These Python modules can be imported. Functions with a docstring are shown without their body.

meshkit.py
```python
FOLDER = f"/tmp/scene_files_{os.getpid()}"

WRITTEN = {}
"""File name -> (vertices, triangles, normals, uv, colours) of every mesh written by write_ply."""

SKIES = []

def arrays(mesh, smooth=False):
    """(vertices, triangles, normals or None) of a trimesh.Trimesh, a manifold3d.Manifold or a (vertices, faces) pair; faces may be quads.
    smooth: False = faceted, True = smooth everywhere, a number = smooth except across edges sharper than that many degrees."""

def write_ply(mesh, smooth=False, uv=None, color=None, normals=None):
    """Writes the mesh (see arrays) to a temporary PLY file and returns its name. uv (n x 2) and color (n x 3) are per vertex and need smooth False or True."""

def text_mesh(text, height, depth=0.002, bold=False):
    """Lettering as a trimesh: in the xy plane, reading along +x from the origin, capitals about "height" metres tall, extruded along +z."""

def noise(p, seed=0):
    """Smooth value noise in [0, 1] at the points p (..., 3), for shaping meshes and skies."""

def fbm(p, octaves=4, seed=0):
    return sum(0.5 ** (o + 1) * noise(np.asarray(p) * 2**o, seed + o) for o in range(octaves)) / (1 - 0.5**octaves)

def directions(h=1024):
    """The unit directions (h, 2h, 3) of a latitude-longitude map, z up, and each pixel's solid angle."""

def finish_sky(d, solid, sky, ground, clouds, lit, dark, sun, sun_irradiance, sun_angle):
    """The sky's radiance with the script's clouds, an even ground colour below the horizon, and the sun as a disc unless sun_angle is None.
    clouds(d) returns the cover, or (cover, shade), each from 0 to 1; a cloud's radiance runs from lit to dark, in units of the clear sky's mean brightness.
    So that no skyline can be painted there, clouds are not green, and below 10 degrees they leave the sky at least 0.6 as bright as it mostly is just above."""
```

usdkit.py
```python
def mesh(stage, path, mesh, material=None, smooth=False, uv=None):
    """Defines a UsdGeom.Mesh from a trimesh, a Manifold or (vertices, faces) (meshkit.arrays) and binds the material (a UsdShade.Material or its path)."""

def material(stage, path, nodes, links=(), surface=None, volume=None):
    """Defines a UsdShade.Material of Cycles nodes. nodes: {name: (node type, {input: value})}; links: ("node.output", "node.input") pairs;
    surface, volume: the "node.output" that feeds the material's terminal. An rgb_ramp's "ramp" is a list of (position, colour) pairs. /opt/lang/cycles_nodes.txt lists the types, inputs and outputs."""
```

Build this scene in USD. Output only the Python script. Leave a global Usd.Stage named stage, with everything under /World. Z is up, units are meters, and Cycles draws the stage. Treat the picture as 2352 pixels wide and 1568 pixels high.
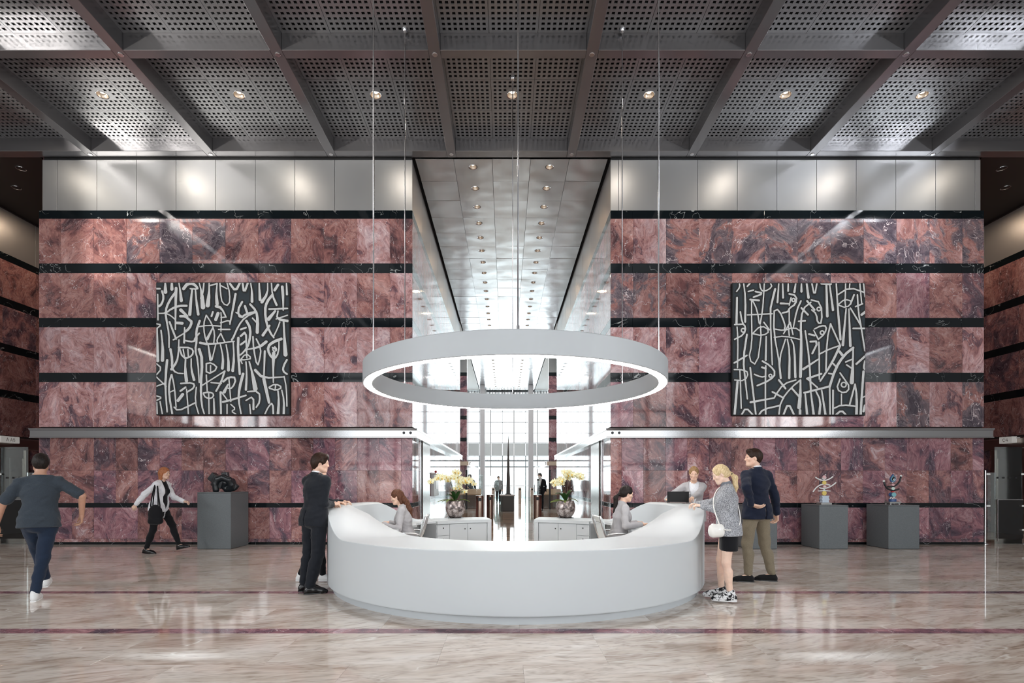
import math, random
import numpy as np, trimesh, manifold3d as m3, usdkit, meshkit
from shapely import geometry as sg, ops as so
from pxr import Usd, UsdGeom, UsdLux, UsdShade, Gf, Sdf, Vt

stage = Usd.Stage.CreateInMemory()
UsdGeom.Xform.Define(stage, '/World')
UsdGeom.Scope.Define(stage, '/World/Looks')

# ---------------------------------------------------------------- camera, sky, lights, exposure
F, VX, VY = 1210.0, 1161.0, 1105.0          # focal length and vanishing point of the photograph, in its pixels
CX, EYE = -0.135, 1.42                      # the camera stands a little left of the hall's axis, eye height 1.42 m
cam = UsdGeom.Camera.Define(stage, '/World/camera')
cam.CreateHorizontalApertureAttr(36.0)
cam.CreateFocalLengthAttr(36.0 * F / 2352)
cam.CreateHorizontalApertureOffsetAttr(36.0 * (1176 - VX) / 2352)
cam.CreateVerticalApertureOffsetAttr(36.0 * (VY - 784) / 2352)
cam.CreateClippingRangeAttr((0.05, 1000.0))
cam.CreateExposureAttr(0.72)
cam.AddTranslateOp().Set((CX, 0, EYE))
cam.AddRotateXOp().Set(90.0)

sky = UsdLux.DomeLight.Define(stage, '/World/sky')
sky.CreateIntensityAttr(0.5)
sky.CreateColorAttr((0.93, 0.97, 1.0))

def window_light(name, loc, rot, w, h, power, color):
    """Daylight coming in through a glazed front, as an area light set just outside of it."""
    l = UsdLux.RectLight.Define(stage, '/World/' + name)
    l.CreateWidthAttr(w); l.CreateHeightAttr(h); l.CreateIntensityAttr(power); l.CreateColorAttr(color)
    l.AddTranslateOp().Set(loc); l.AddRotateXYZOp().Set(rot)
    return l
window_light('daylight_entrance_front', (0, -12.6, 4.6), (90, 0, 0), 23.0, 7.4, 1.0, (0.95, 0.98, 1.0))  # out of view behind the camera, placed to light the whole hall
window_light('daylight_left_front', (-14.0, -2.9, 5.0), (90, 0, -90), 8.0, 2.5, 10.0, (0.95, 0.98, 1.0))  # unseen side daylight, sized to throw beam shadows on the ceiling
window_light('daylight_right_front', (14.0, -2.9, 5.0), (90, 0, 90), 8.0, 2.5, 10.0, (0.95, 0.98, 1.0))  # its right-hand twin, also out of view
window_light('daylight_far_front', (0, 44.6, 4.6), (-90, 0, 0), 20.0, 8.0, 2.8, (0.92, 0.97, 1.0))

def unseen_raking_light(name, loc, aim, r, power, color):
    """Unseen disk light low outside, placed to rake the ceiling through the side window."""
    l = UsdLux.DiskLight.Define(stage, '/World/' + name)
    d = np.subtract(aim, loc); d = d / np.linalg.norm(d)
    l.CreateRadiusAttr(r); l.CreateIntensityAttr(power); l.CreateColorAttr(color)
    l.AddTranslateOp().Set(loc); l.AddRotateXYZOp().Set((math.degrees(math.acos(-d[2])), 0, math.degrees(math.atan2(-d[0], d[1]))))
unseen_raking_light('sun_glint_left', (-20.5, -7.0, 0.7), (-4, 10, 9), 0.42, 2900.0, (1.0, 0.95, 0.87))
unseen_raking_light('sun_glint_right', (20.5, -7.0, 0.7), (4, 10, 9), 0.42, 1900.0, (0.92, 0.96, 1.0))

def lamp_light(x, y, z, power, color=(1.0, 0.88, 0.74), r=0.09, cone=62.0):
    """The light of one recessed ceiling lamp, shining down."""
    l = UsdLux.DiskLight.Define(stage, '/World/' + numbered('/World', 'lamp_light'))
    l.CreateRadiusAttr(r); l.CreateIntensityAttr(power); l.CreateColorAttr(color)
    l.AddTranslateOp().Set((x, y, z))
    if cone:
        sh = UsdLux.ShapingAPI.Apply(l.GetPrim()); sh.CreateShapingConeAngleAttr(cone); sh.CreateShapingConeSoftnessAttr(0.6)
used = {}
def numbered(parent, name):
    k = used.get((parent, name), 0)
    used[(parent, name)] = k + 1
    return name if k == 0 else f'{name}_{k:03d}'
for gx in range(-4, 5):                     # one lamp in every coffer of the row along the back wall
    lamp_light(2.68 * gx, 10.33, 8.985, 130.0, cone=80.0)
PITCH = (43.0 - 1.0 - 11.91) / 34            # the corridor's lamps sit in every ceiling square; a few carry light, the far ones strengthened to brighten the atrium
for k in (1, 3, 6, 9, 12, 17, 22, 28):
    for gx in (-0.892, 0.892): lamp_light(gx, 12.21 + k * PITCH, 8.69, 90.0 if k < 15 else 420.0, (1.0, 0.66, 0.38) if k < 15 else (1.0, 0.92, 0.82), r=0.085, cone=50.0 if k < 15 else 75.0)
for gx in (-12.3, 12.3):
    for gy in (13.1, 14.9): lamp_light(gx, gy, 8.70, 150.0, (1.0, 0.72, 0.5), cone=70.0)  # the deeper pair is out of view, placed to light the elevators

# ---------------------------------------------------------------- helpers
def WX(px, d): return (px - VX) * d / F + CX
def WZ(py, d): return EYE - (py - VY) * d / F
def PT(px, py, d): return np.array([WX(px, d), d, WZ(py, d)])

rng = random.Random(7)
def tag(prim, label=None, cat=None, group=None, kind=None):
    for k, v in (('label', label), ('category', cat), ('group', group), ('kind', kind)):
        if v: prim.SetCustomDataByKey(k, v)
    return prim

class Node:
    """A prim with the world position of its origin: meshes are given in world coordinates and stored relative to it."""
    def __init__(self, path, loc): self.path, self.loc = path, np.asarray(loc, float)
    @property
    def prim(self): return stage.GetPrimAtPath(self.path)

def thing(name, label, cat, loc=(0, 0, 0), group=None, kind=None):
    path = '/World/' + numbered('/World', name)
    x = UsdGeom.Xform.Define(stage, path)
    if any(loc): x.AddTranslateOp().Set(tuple(map(float, loc)))
    tag(x.GetPrim(), label, cat, group, kind)
    return Node(path, loc)

def setting(name, label=None):
    path = '/World/' + numbered('/World', name)
    tag(UsdGeom.Xform.Define(stage, path).GetPrim(), label, None, None, 'structure')
    return Node(path, (0, 0, 0))

def VF(mesh):
    if hasattr(mesh, 'to_mesh'):
        m = mesh.to_mesh(); return np.array(m.vert_properties[:, :3], float), np.array(m.tri_verts)
    if isinstance(mesh, (tuple, list)): return np.asarray(mesh[0], float), np.asarray(mesh[1], int)
    return np.asarray(mesh.vertices, float), np.asarray(mesh.faces)

def part(parent, name, mesh, mat, smooth=False, label=None, kind=None):
    v, f = VF(mesh)
    path = parent.path + '/' + numbered(parent.path, name)
    p = usdkit.mesh(stage, path, (v - parent.loc, f), mat, smooth=smooth)
    tag(p.GetPrim(), label, None, None, kind)
    return Node(path, parent.loc)

def single(name, mesh, mat, label, cat, loc=(0, 0, 0), group=None, smooth=False, kind=None):
    path = '/World/' + numbered('/World', name)
    v, f = VF(mesh)
    p = usdkit.mesh(stage, path, (v - np.asarray(loc), f), mat, smooth=smooth)
    if any(loc): p.AddTranslateOp().Set(tuple(map(float, loc)))
    tag(p.GetPrim(), label, cat, group, kind)
    return Node(path, loc)

def dup(src, name, label, cat, loc, rotz=0.0, group=None):
    path = '/World/' + numbered('/World', name)
    x = UsdGeom.Xform.Define(stage, path)
    x.GetPrim().GetReferences().AddInternalReference(src.path)
    x.GetPrim().SetInstanceable(True)
    x.ClearXformOpOrder()
    x.AddTranslateOp(opSuffix='place').Set(tuple(map(float, loc)))
    if rotz: x.AddRotateZOp(opSuffix='turn').Set(float(rotz))
    tag(x.GetPrim(), label, cat, group)
    return Node(path, loc)

_t = []
def _chamfer_topology():
    v = []
    for s in np.ndindex(2, 2, 2):
        for k in range(3): v.append((s, k))
    pts = np.array([[(1 if s[a] else -1) * (1.0 if a == k else 0.8) for a in range(3)] for s, k in v])
    return v, trimesh.convex.convex_hull(pts, repair=True), pts
def _setup():
    v, hull, pts = _chamfer_topology()
    idx = [int(np.argmin(((pts - q) ** 2).sum(1))) for q in hull.vertices]
    return np.array([[1 if v[i][0][a] else -1 for a in range(3)] for i in idx]), np.array([[0 if a == v[i][1] else 1 for a in range(3)] for i in idx]), hull.faces.copy()
_SG, _IN, _FC = _setup()
def cbox(x0, x1, y0, y1, z0, z1, b=0.004):
    """A box with chamfered edges."""
    c = np.array([(x0 + x1) / 2, (y0 + y1) / 2, (z0 + z1) / 2]); h = np.array([x1 - x0, y1 - y0, z1 - z0]) / 2
    b = min(b, h.min() * 0.49)
    return c + _SG * (h - _IN * b), _FC

def join(*ms):
    vs, fs, n = [], [], 0
    for m in ms:
        v, f = VF(m)
        if f.shape[1] == 4: f = np.vstack([f[:, [0, 1, 2]], f[:, [0, 2, 3]]])
        vs.append(v); fs.append(f + n); n += len(v)
    return np.vstack(vs), np.vstack(fs)

def frame_of(d):
    d = np.asarray(d, float); d = d / np.linalg.norm(d)
    a = np.cross(d, [0, 0, 1.0] if abs(d[2]) < 0.9 else [1.0, 0, 0]); a /= np.linalg.norm(a)
    return a, np.cross(d, a), d

def rod(a, b, r, n=12, r2=None):
    a, b = np.asarray(a, float), np.asarray(b, float); r2 = r if r2 is None else r2
    u, w, d = frame_of(b - a)
    t = np.linspace(0, 2 * np.pi, n, endpoint=False)
    ring = np.cos(t)[:, None] * u + np.sin(t)[:, None] * w
    v = np.vstack([a + ring * r, b + ring * r2, a[None], b[None]])
    i = np.arange(n); j = (i + 1) % n
    f = np.vstack([np.c_[i, j, n + j], np.c_[i, n + j, n + i], np.c_[j, i, np.full(n, 2 * n)], np.c_[n + i, n + j, np.full(n, 2 * n + 1)]])
    return v, f[:, ::-1]

def lathe(prof, c=(0, 0, 0), n=48):
    """prof: (radius, z) from bottom to top; closed where the radius is 0."""
    prof = np.asarray(prof, float); t = np.linspace(0, 2 * np.pi, n, endpoint=False)
    v = np.stack([np.outer(prof[:, 0], np.cos(t)), np.outer(prof[:, 0], np.sin(t)), np.repeat(prof[:, 1][:, None], n, 1)], -1).reshape(-1, 3) + np.asarray(c)
    m = len(prof); i, j = np.meshgrid(np.arange(m - 1), np.arange(n), indexing='ij'); j2 = (j + 1) % n
    q = np.stack([i * n + j, i * n + j2, (i + 1) * n + j2, (i + 1) * n + j], -1).reshape(-1, 4)
    return v, np.vstack([q[:, [0, 1, 2]], q[:, [0, 2, 3]]])

def sweep(path, prof, closed_prof=True, caps=True):
    """prof: list of (k, 3) rings, one for every station."""
    rings = np.asarray(path, float); m, n = rings.shape[:2]
    v = rings.reshape(-1, 3)
    i, j = np.meshgrid(np.arange(m - 1), np.arange(n), indexing='ij'); j2 = (j + 1) % n
    q = np.stack([i * n + j, i * n + j2, (i + 1) * n + j2, (i + 1) * n + j], -1).reshape(-1, 4)
    f = np.vstack([q[:, [0, 1, 2]], q[:, [0, 2, 3]]])
    if caps:
        a, b = len(v), len(v) + 1
        v = np.vstack([v, rings[0].mean(0), rings[-1].mean(0)]); k = np.arange(n); k2 = (k + 1) % n
        f = np.vstack([f, np.c_[k2, k, np.full(n, a)], np.c_[(m - 1) * n + k, (m - 1) * n + k2, np.full(n, b)]])
    return v, f

def outward(mesh):
    v, f = VF(mesh); t = trimesh.Trimesh(v, f, process=False)
    if t.volume < 0: f = f[:, ::-1]
    return v, f

def tube(pts, r, n=8, r2=None):
    pts = np.asarray(pts, float); r = np.broadcast_to(r, len(pts)) if r2 is None else np.linspace(r, r2, len(pts))
    t = np.gradient(pts, axis=0); t /= np.linalg.norm(t, axis=1, keepdims=True)
    u = frame_of(t[0])[0]; rings = []
    a = np.linspace(0, 2 * np.pi, n, endpoint=False)
    for k in range(len(pts)):
        u = u - t[k] * (u @ t[k]); u /= np.linalg.norm(u); w = np.cross(t[k], u)
        rings.append(pts[k] + r[k] * (np.cos(a)[:, None] * u + np.sin(a)[:, None] * w))
    return outward(sweep(rings, None))

def bezier(a, b, c, n=12):
    t = np.linspace(0, 1, n)[:, None]; a, b, c = map(lambda x: np.asarray(x, float), (a, b, c))
    return (1 - t) ** 2 * a + 2 * t * (1 - t) * b + t ** 2 * c

def move(mesh, t=(0, 0, 0), R=None):
    v, f = VF(mesh)
    if R is not None: v = v @ np.asarray(R).T
    return v + np.asarray(t), f

def rotz(a):
    c, s = math.cos(math.radians(a)), math.sin(math.radians(a)); return np.array([[c, -s, 0], [s, c, 0], [0, 0, 1.0]])
def rotx(a):
    c, s = math.cos(math.radians(a)), math.sin(math.radians(a)); return np.array([[1.0, 0, 0], [0, c, -s], [0, s, c]])
def roty(a):
    c, s = math.cos(math.radians(a)), math.sin(math.radians(a)); return np.array([[c, 0, s], [0, 1.0, 0], [-s, 0, c]])

# ---------------------------------------------------------------- materials
def srgb(r, g, b):
    return tuple((x / 255 / 12.92 if x <= 10.3 else ((x / 255 + 0.055) / 1.055) ** 2.4) for x in (r, g, b))

def plain(name, col, rough=0.5, metal=0.0, noise=0.0, scale=20.0, bump=0.0, **kw):
    nodes = {'p': ('principled_bsdf', {'base_color': col, 'roughness': rough, 'metallic': metal, **kw})}
    links = []
    if noise:
        nodes |= {'tc': ('texture_coordinate', {}), 'n': ('noise_texture', {'scale': scale, 'detail': 4.0}),
                  'r': ('rgb_ramp', {'ramp': [(0.25, tuple(c * (1 - noise) for c in col)), (0.75, tuple(min(1, c * (1 + noise)) for c in col))]})}
        links += [('tc.object', 'n.vector'), ('n.fac', 'r.fac'), ('r.color', 'p.base_color')]
    if bump:
        nodes |= {'tc2': ('texture_coordinate', {}), 'n2': ('noise_texture', {'scale': scale * 3, 'detail': 3.0}), 'b': ('bump', {'strength': bump, 'distance': 0.01})}
        links += [('tc2.object', 'n2.vector'), ('n2.fac', 'b.height'), ('b.normal', 'p.normal')]
    return usdkit.material(stage, '/World/Looks/' + name, nodes, links, surface='p.BSDF')

def emitter(name, col, s):
    return usdkit.material(stage, '/World/Looks/' + name, {'e': ('emission', {'color': col, 'strength': s})}, surface='e.emission')

def tile_space(nodes, links, spread=40.0):
    """Adds 'v': the position, shifted for every single piece, so that no two stones share their veins."""
    nodes |= {'g': ('geometry', {}), 'oi': ('object_info', {}), 'cx': ('combine_xyz', {}),
              'm1': ('math', {'math_type': 'multiply', 'value2': spread}), 'm2': ('math', {'math_type': 'multiply', 'value2': spread * 2.37}),
              'm3': ('math', {'math_type': 'multiply', 'value2': spread * 4.11}), 'v': ('vector_math', {'math_type': 'add'})}
    links += [('oi.random', 'm1.value1'), ('oi.random', 'm2.value1'), ('oi.random', 'm3.value1'), ('m1.value', 'cx.x'), ('m2.value', 'cx.y'), ('m3.value', 'cx.z'),
              ('g.position', 'v.vector1'), ('cx.vector', 'v.vector2')]

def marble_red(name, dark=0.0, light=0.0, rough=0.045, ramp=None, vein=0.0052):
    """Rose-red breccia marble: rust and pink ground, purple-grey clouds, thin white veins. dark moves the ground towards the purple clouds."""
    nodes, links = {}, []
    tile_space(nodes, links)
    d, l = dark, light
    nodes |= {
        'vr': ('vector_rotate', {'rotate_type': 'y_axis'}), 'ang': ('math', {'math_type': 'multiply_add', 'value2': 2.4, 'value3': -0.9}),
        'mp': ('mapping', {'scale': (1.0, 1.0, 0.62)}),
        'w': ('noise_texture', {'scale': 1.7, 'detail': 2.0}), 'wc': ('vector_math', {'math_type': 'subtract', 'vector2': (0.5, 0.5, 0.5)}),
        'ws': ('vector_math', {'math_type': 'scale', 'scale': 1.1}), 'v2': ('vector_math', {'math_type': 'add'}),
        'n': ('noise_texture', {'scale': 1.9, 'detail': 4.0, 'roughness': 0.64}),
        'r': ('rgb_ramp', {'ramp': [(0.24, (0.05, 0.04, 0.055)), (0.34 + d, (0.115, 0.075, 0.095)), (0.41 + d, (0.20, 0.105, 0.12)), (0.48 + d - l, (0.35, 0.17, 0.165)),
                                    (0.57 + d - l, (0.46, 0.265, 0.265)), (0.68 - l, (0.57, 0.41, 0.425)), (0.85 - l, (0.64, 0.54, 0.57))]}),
        **({'r': ('rgb_ramp', {'ramp': ramp})} if ramp else {}),
        'n2': ('noise_texture', {'scale': 15.0, 'detail': 3.0, 'roughness': 0.72}),
        'r2': ('rgb_ramp', {'ramp': [(0.28, (0.40, 0.36, 0.42)), (0.42, (0.85, 0.80, 0.82)), (0.52, (1.0, 1.0, 1.0)), (0.62, (1.15, 1.12, 1.1)), (0.72, (1.6, 1.65, 1.65))]}),
        'mul': ('mix_color', {'blend_type': 'multiply', 'fac': 0.9, 'use_clamp': False}),
        # white veins: where a warped noise crosses one half
        'nv': ('noise_texture', {'scale': 3.4, 'detail': 4.0, 'roughness': 0.6, 'distortion': 0.25}), 's': ('math', {'math_type': 'subtract', 'value2': 0.5}), 'ab': ('math', {'math_type': 'absolute'}),
        'mr': ('map_range', {'from_min': 0.002, 'from_max': vein, 'to_min': 1.0, 'to_max': 0.0, 'clamp': True}),
        'nm': ('noise_texture', {'scale': 3.1, 'detail': 0.0}), 'mm': ('map_range', {'from_min': 0.45, 'from_max': 0.6, 'clamp': True}),
        'vm': ('math', {'math_type': 'multiply'}),
        's2': ('math', {'math_type': 'subtract', 'value2': 0.52}), 'ab2': ('math', {'math_type': 'absolute'}),
        'mr2': ('map_range', {'from_min': 0.002, 'from_max': 0.012, 'to_min': 0.6, 'to_max': 0.0, 'clamp': True}),
        'mm2': ('map_range', {'from_min': 0.52, 'from_max': 0.40, 'clamp': True}), 'vm2': ('math', {'math_type': 'multiply'}),
        'vx': ('math', {'math_type': 'maximum'}),
        'mixv': ('mix_color', {'b': (0.66, 0.57, 0.58)}),
        # every slab a little lighter or darker than the next
        'tone': ('map_range', {'from_min': 0.0, 'from_max': 1.0, 'to_min': 0.76, 'to_max': 1.08}), 'fr': ('math', {'math_type': 'multiply', 'value2': 17.3}), 'ff': ('math', {'math_type': 'fraction'}),
        'tv': ('vector_math', {'math_type': 'scale'}),
        'p': ('principled_bsdf', {'roughness': rough, 'specular_ior_level': 0.36}),
    }
    links += [('oi.random', 'ang.value1'), ('ang.value', 'vr.angle'), ('v.vector', 'vr.vector'), ('vr.vector', 'mp.vector'),
              ('mp.vector', 'w.vector'), ('w.color', 'wc.vector1'), ('wc.vector', 'ws.vector1'), ('mp.vector', 'v2.vector1'), ('ws.vector', 'v2.vector2'),
              ('v2.vector', 'n.vector'), ('n.fac', 'r.fac'), ('v2.vector', 'n2.vector'), ('n2.fac', 'r2.fac'), ('r.color', 'mul.a'), ('r2.color', 'mul.b'),
              ('mp.vector', 'nv.vector'), ('nv.fac', 's.value1'), ('s.value', 'ab.value1'), ('ab.value', 'mr.value'), ('v.vector', 'nm.vector'), ('nm.fac', 'mm.value'),
              ('mr.result', 'vm.value1'), ('mm.result', 'vm.value2'),
              ('n2.fac', 's2.value1'), ('s2.value', 'ab2.value1'), ('ab2.value', 'mr2.value'), ('nm.fac', 'mm2.value'), ('mr2.result', 'vm2.value1'), ('mm2.result', 'vm2.value2'),
              ('vm.value', 'vx.value1'), ('vm2.value', 'vx.value2'), ('vx.value', 'mixv.fac'), ('mul.result', 'mixv.a'),
              ('oi.random', 'fr.value1'), ('fr.value', 'ff.value1'), ('ff.value', 'tone.value'), ('mixv.result', 'tv.vector1'), ('tone.result', 'tv.scale'), ('tv.vector', 'p.base_color')]
    return usdkit.material(stage, '/World/Looks/' + name, nodes, links, surface='p.BSDF')

def marble_black(name):
    nodes, links = {}, []
    tile_space(nodes, links)
    nodes |= {'mp': ('mapping', {'rotation': (0.4, 0.6, 0.3)}), 'n': ('noise_texture', {'scale': 1.6, 'detail': 3.0, 'roughness': 0.6, 'distortion': 1.0}), 's': ('math', {'math_type': 'subtract', 'value2': 0.5}), 'a': ('math', {'math_type': 'absolute'}),
              'm': ('map_range', {'from_min': 0.001, 'from_max': 0.006, 'to_min': 0.9, 'to_max': 0.0, 'clamp': True}),
              'n2': ('noise_texture', {'scale': 2.2, 'detail': 0.0}), 'q': ('map_range', {'from_min': 0.48, 'from_max': 0.6, 'clamp': True}), 'f': ('math', {'math_type': 'multiply'}),
              'c': ('mix_color', {'a': (0.006, 0.009, 0.011), 'b': (0.4, 0.42, 0.42)}), 'p': ('principled_bsdf', {'roughness': 0.05, 'specular_ior_level': 0.3})}
    links += [('v.vector', 'mp.vector'), ('mp.vector', 'n.vector'), ('n.fac', 's.value1'), ('s.value', 'a.value1'), ('a.value', 'm.value'), ('v.vector', 'n2.vector'), ('n2.fac', 'q.value'),
              ('m.result', 'f.value1'), ('q.result', 'f.value2'), ('f.value', 'c.fac'), ('c.result', 'p.base_color')]
    return usdkit.material(stage, '/World/Looks/' + name, nodes, links, surface='p.BSDF')

def marble_floor(name, tint=(1.03, 1.0, 0.955)):
    """Greyish beige marble with long brown and white streaks, polished."""
    nodes, links = {}, []
    tile_space(nodes, links)
    nodes |= {
        'ang': ('math', {'math_type': 'multiply_add', 'value2': 0.5, 'value3': -0.5}), 'vr': ('vector_rotate', {'rotate_type': 'z_axis'}),
        'mp': ('mapping', {'scale': (0.38, 1.5, 1.0)}),
        'w': ('noise_texture', {'scale': 1.6, 'detail': 2.0}), 'wc': ('vector_math', {'math_type': 'subtract', 'vector2': (0.5, 0.5, 0.5)}),
        'ws': ('vector_math', {'math_type': 'scale', 'scale': 0.55}), 'v2': ('vector_math', {'math_type': 'add'}),
        'n': ('noise_texture', {'scale': 2.3, 'detail': 4.0, 'roughness': 0.62}),
        'r': ('rgb_ramp', {'ramp': [(0.22, (0.30, 0.23, 0.19)), (0.36, (0.50, 0.42, 0.37)), (0.5, (0.65, 0.59, 0.55)), (0.66, (0.73, 0.69, 0.67)), (0.8, (0.80, 0.78, 0.77))]}),
        'n2': ('noise_texture', {'scale': 14.0, 'detail': 2.0, 'roughness': 0.7}), 'r2': ('rgb_ramp', {'ramp': [(0.3, (0.66, 0.61, 0.57)), (0.5, (1.0, 1.0, 1.0)), (0.8, (1.15, 1.15, 1.15))]}),
        'mul': ('mix_color', {'blend_type': 'multiply', 'fac': 0.9, 'use_clamp': False}),
        'nv': ('noise_texture', {'scale': 1.9, 'detail': 2.0, 'distortion': 0.6}), 's': ('math', {'math_type': 'subtract', 'value2': 0.5}), 'ab': ('math', {'math_type': 'absolute'}),
        'mr': ('map_range', {'from_min': 0.001, 'from_max': 0.010, 'to_min': 0.9, 'to_max': 0.0, 'clamp': True}), 'nm': ('noise_texture', {'scale': 1.7, 'detail': 0.0}), 'mm': ('map_range', {'from_min': 0.5, 'from_max': 0.6, 'clamp': True}), 'vm': ('math', {'math_type': 'multiply'}),
        'mixv': ('mix_color', {'b': (0.78, 0.76, 0.74)}),
        'tone': ('map_range', {'to_min': 0.93, 'to_max': 1.08}), 'tv': ('vector_math', {'math_type': 'scale'}), 'tint': ('vector_math', {'math_type': 'multiply', 'vector2': tint}),
        'p': ('principled_bsdf', {'roughness': 0.055, 'specular_ior_level': 0.6})}
    links += [('oi.random', 'ang.value1'), ('ang.value', 'vr.angle'), ('v.vector', 'vr.vector'), ('vr.vector', 'mp.vector'), ('mp.vector', 'w.vector'), ('w.color', 'wc.vector1'), ('wc.vector', 'ws.vector1'),
              ('mp.vector', 'v2.vector1'), ('ws.vector', 'v2.vector2'), ('v2.vector', 'n.vector'), ('n.fac', 'r.fac'), ('v2.vector', 'n2.vector'), ('n2.fac', 'r2.fac'), ('r.color', 'mul.a'), ('r2.color', 'mul.b'),
              ('mp.vector', 'nv.vector'), ('nv.fac', 's.value1'), ('s.value', 'ab.value1'), ('ab.value', 'mr.value'), ('v.vector', 'nm.vector'), ('nm.fac', 'mm.value'), ('mr.result', 'vm.value1'), ('mm.result', 'vm.value2'),
              ('vm.value', 'mixv.fac'), ('mul.result', 'mixv.a'), ('oi.random', 'tone.value'), ('mixv.result', 'tv.vector1'), ('tone.result', 'tv.scale'), ('tv.vector', 'tint.vector1'), ('tint.vector', 'p.base_color')]
    return usdkit.material(stage, '/World/Looks/' + name, nodes, links, surface='p.BSDF')

def brushed(name, col, rough, wave=0.0, scale=1.6, metal=1.0):
    """Satin metal sheet; wave gives each sheet the slight buckle of thin cladding."""
    nodes, links = {'p': ('principled_bsdf', {'base_color': col, 'metallic': metal, 'roughness': rough})}, []
    if wave:
        tile_space(nodes, links)
        nodes |= {'n': ('noise_texture', {'scale': scale, 'detail': 1.0}), 'b': ('bump', {'strength': 1.0, 'distance': wave})}
        links += [('v.vector', 'n.vector'), ('n.fac', 'b.height'), ('b.normal', 'p.normal')]
    return usdkit.material(stage, '/World/Looks/' + name, nodes, links, surface='p.BSDF')

def pane(name, tint=(0.93, 0.97, 0.97), edge=1.45):
    return usdkit.material(stage, '/World/Looks/' + name, {'t': ('transparent_bsdf', {'color': tint}), 'g': ('glossy_bsdf', {'color': (1, 1, 1), 'roughness': 0.02}), 'f': ('fresnel', {'IOR': edge}), 'm': ('mix_closure', {})},
                           [('f.fac', 'm.fac'), ('t.BSDF', 'm.closure1'), ('g.BSDF', 'm.closure2')], surface='m.closure')

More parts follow.
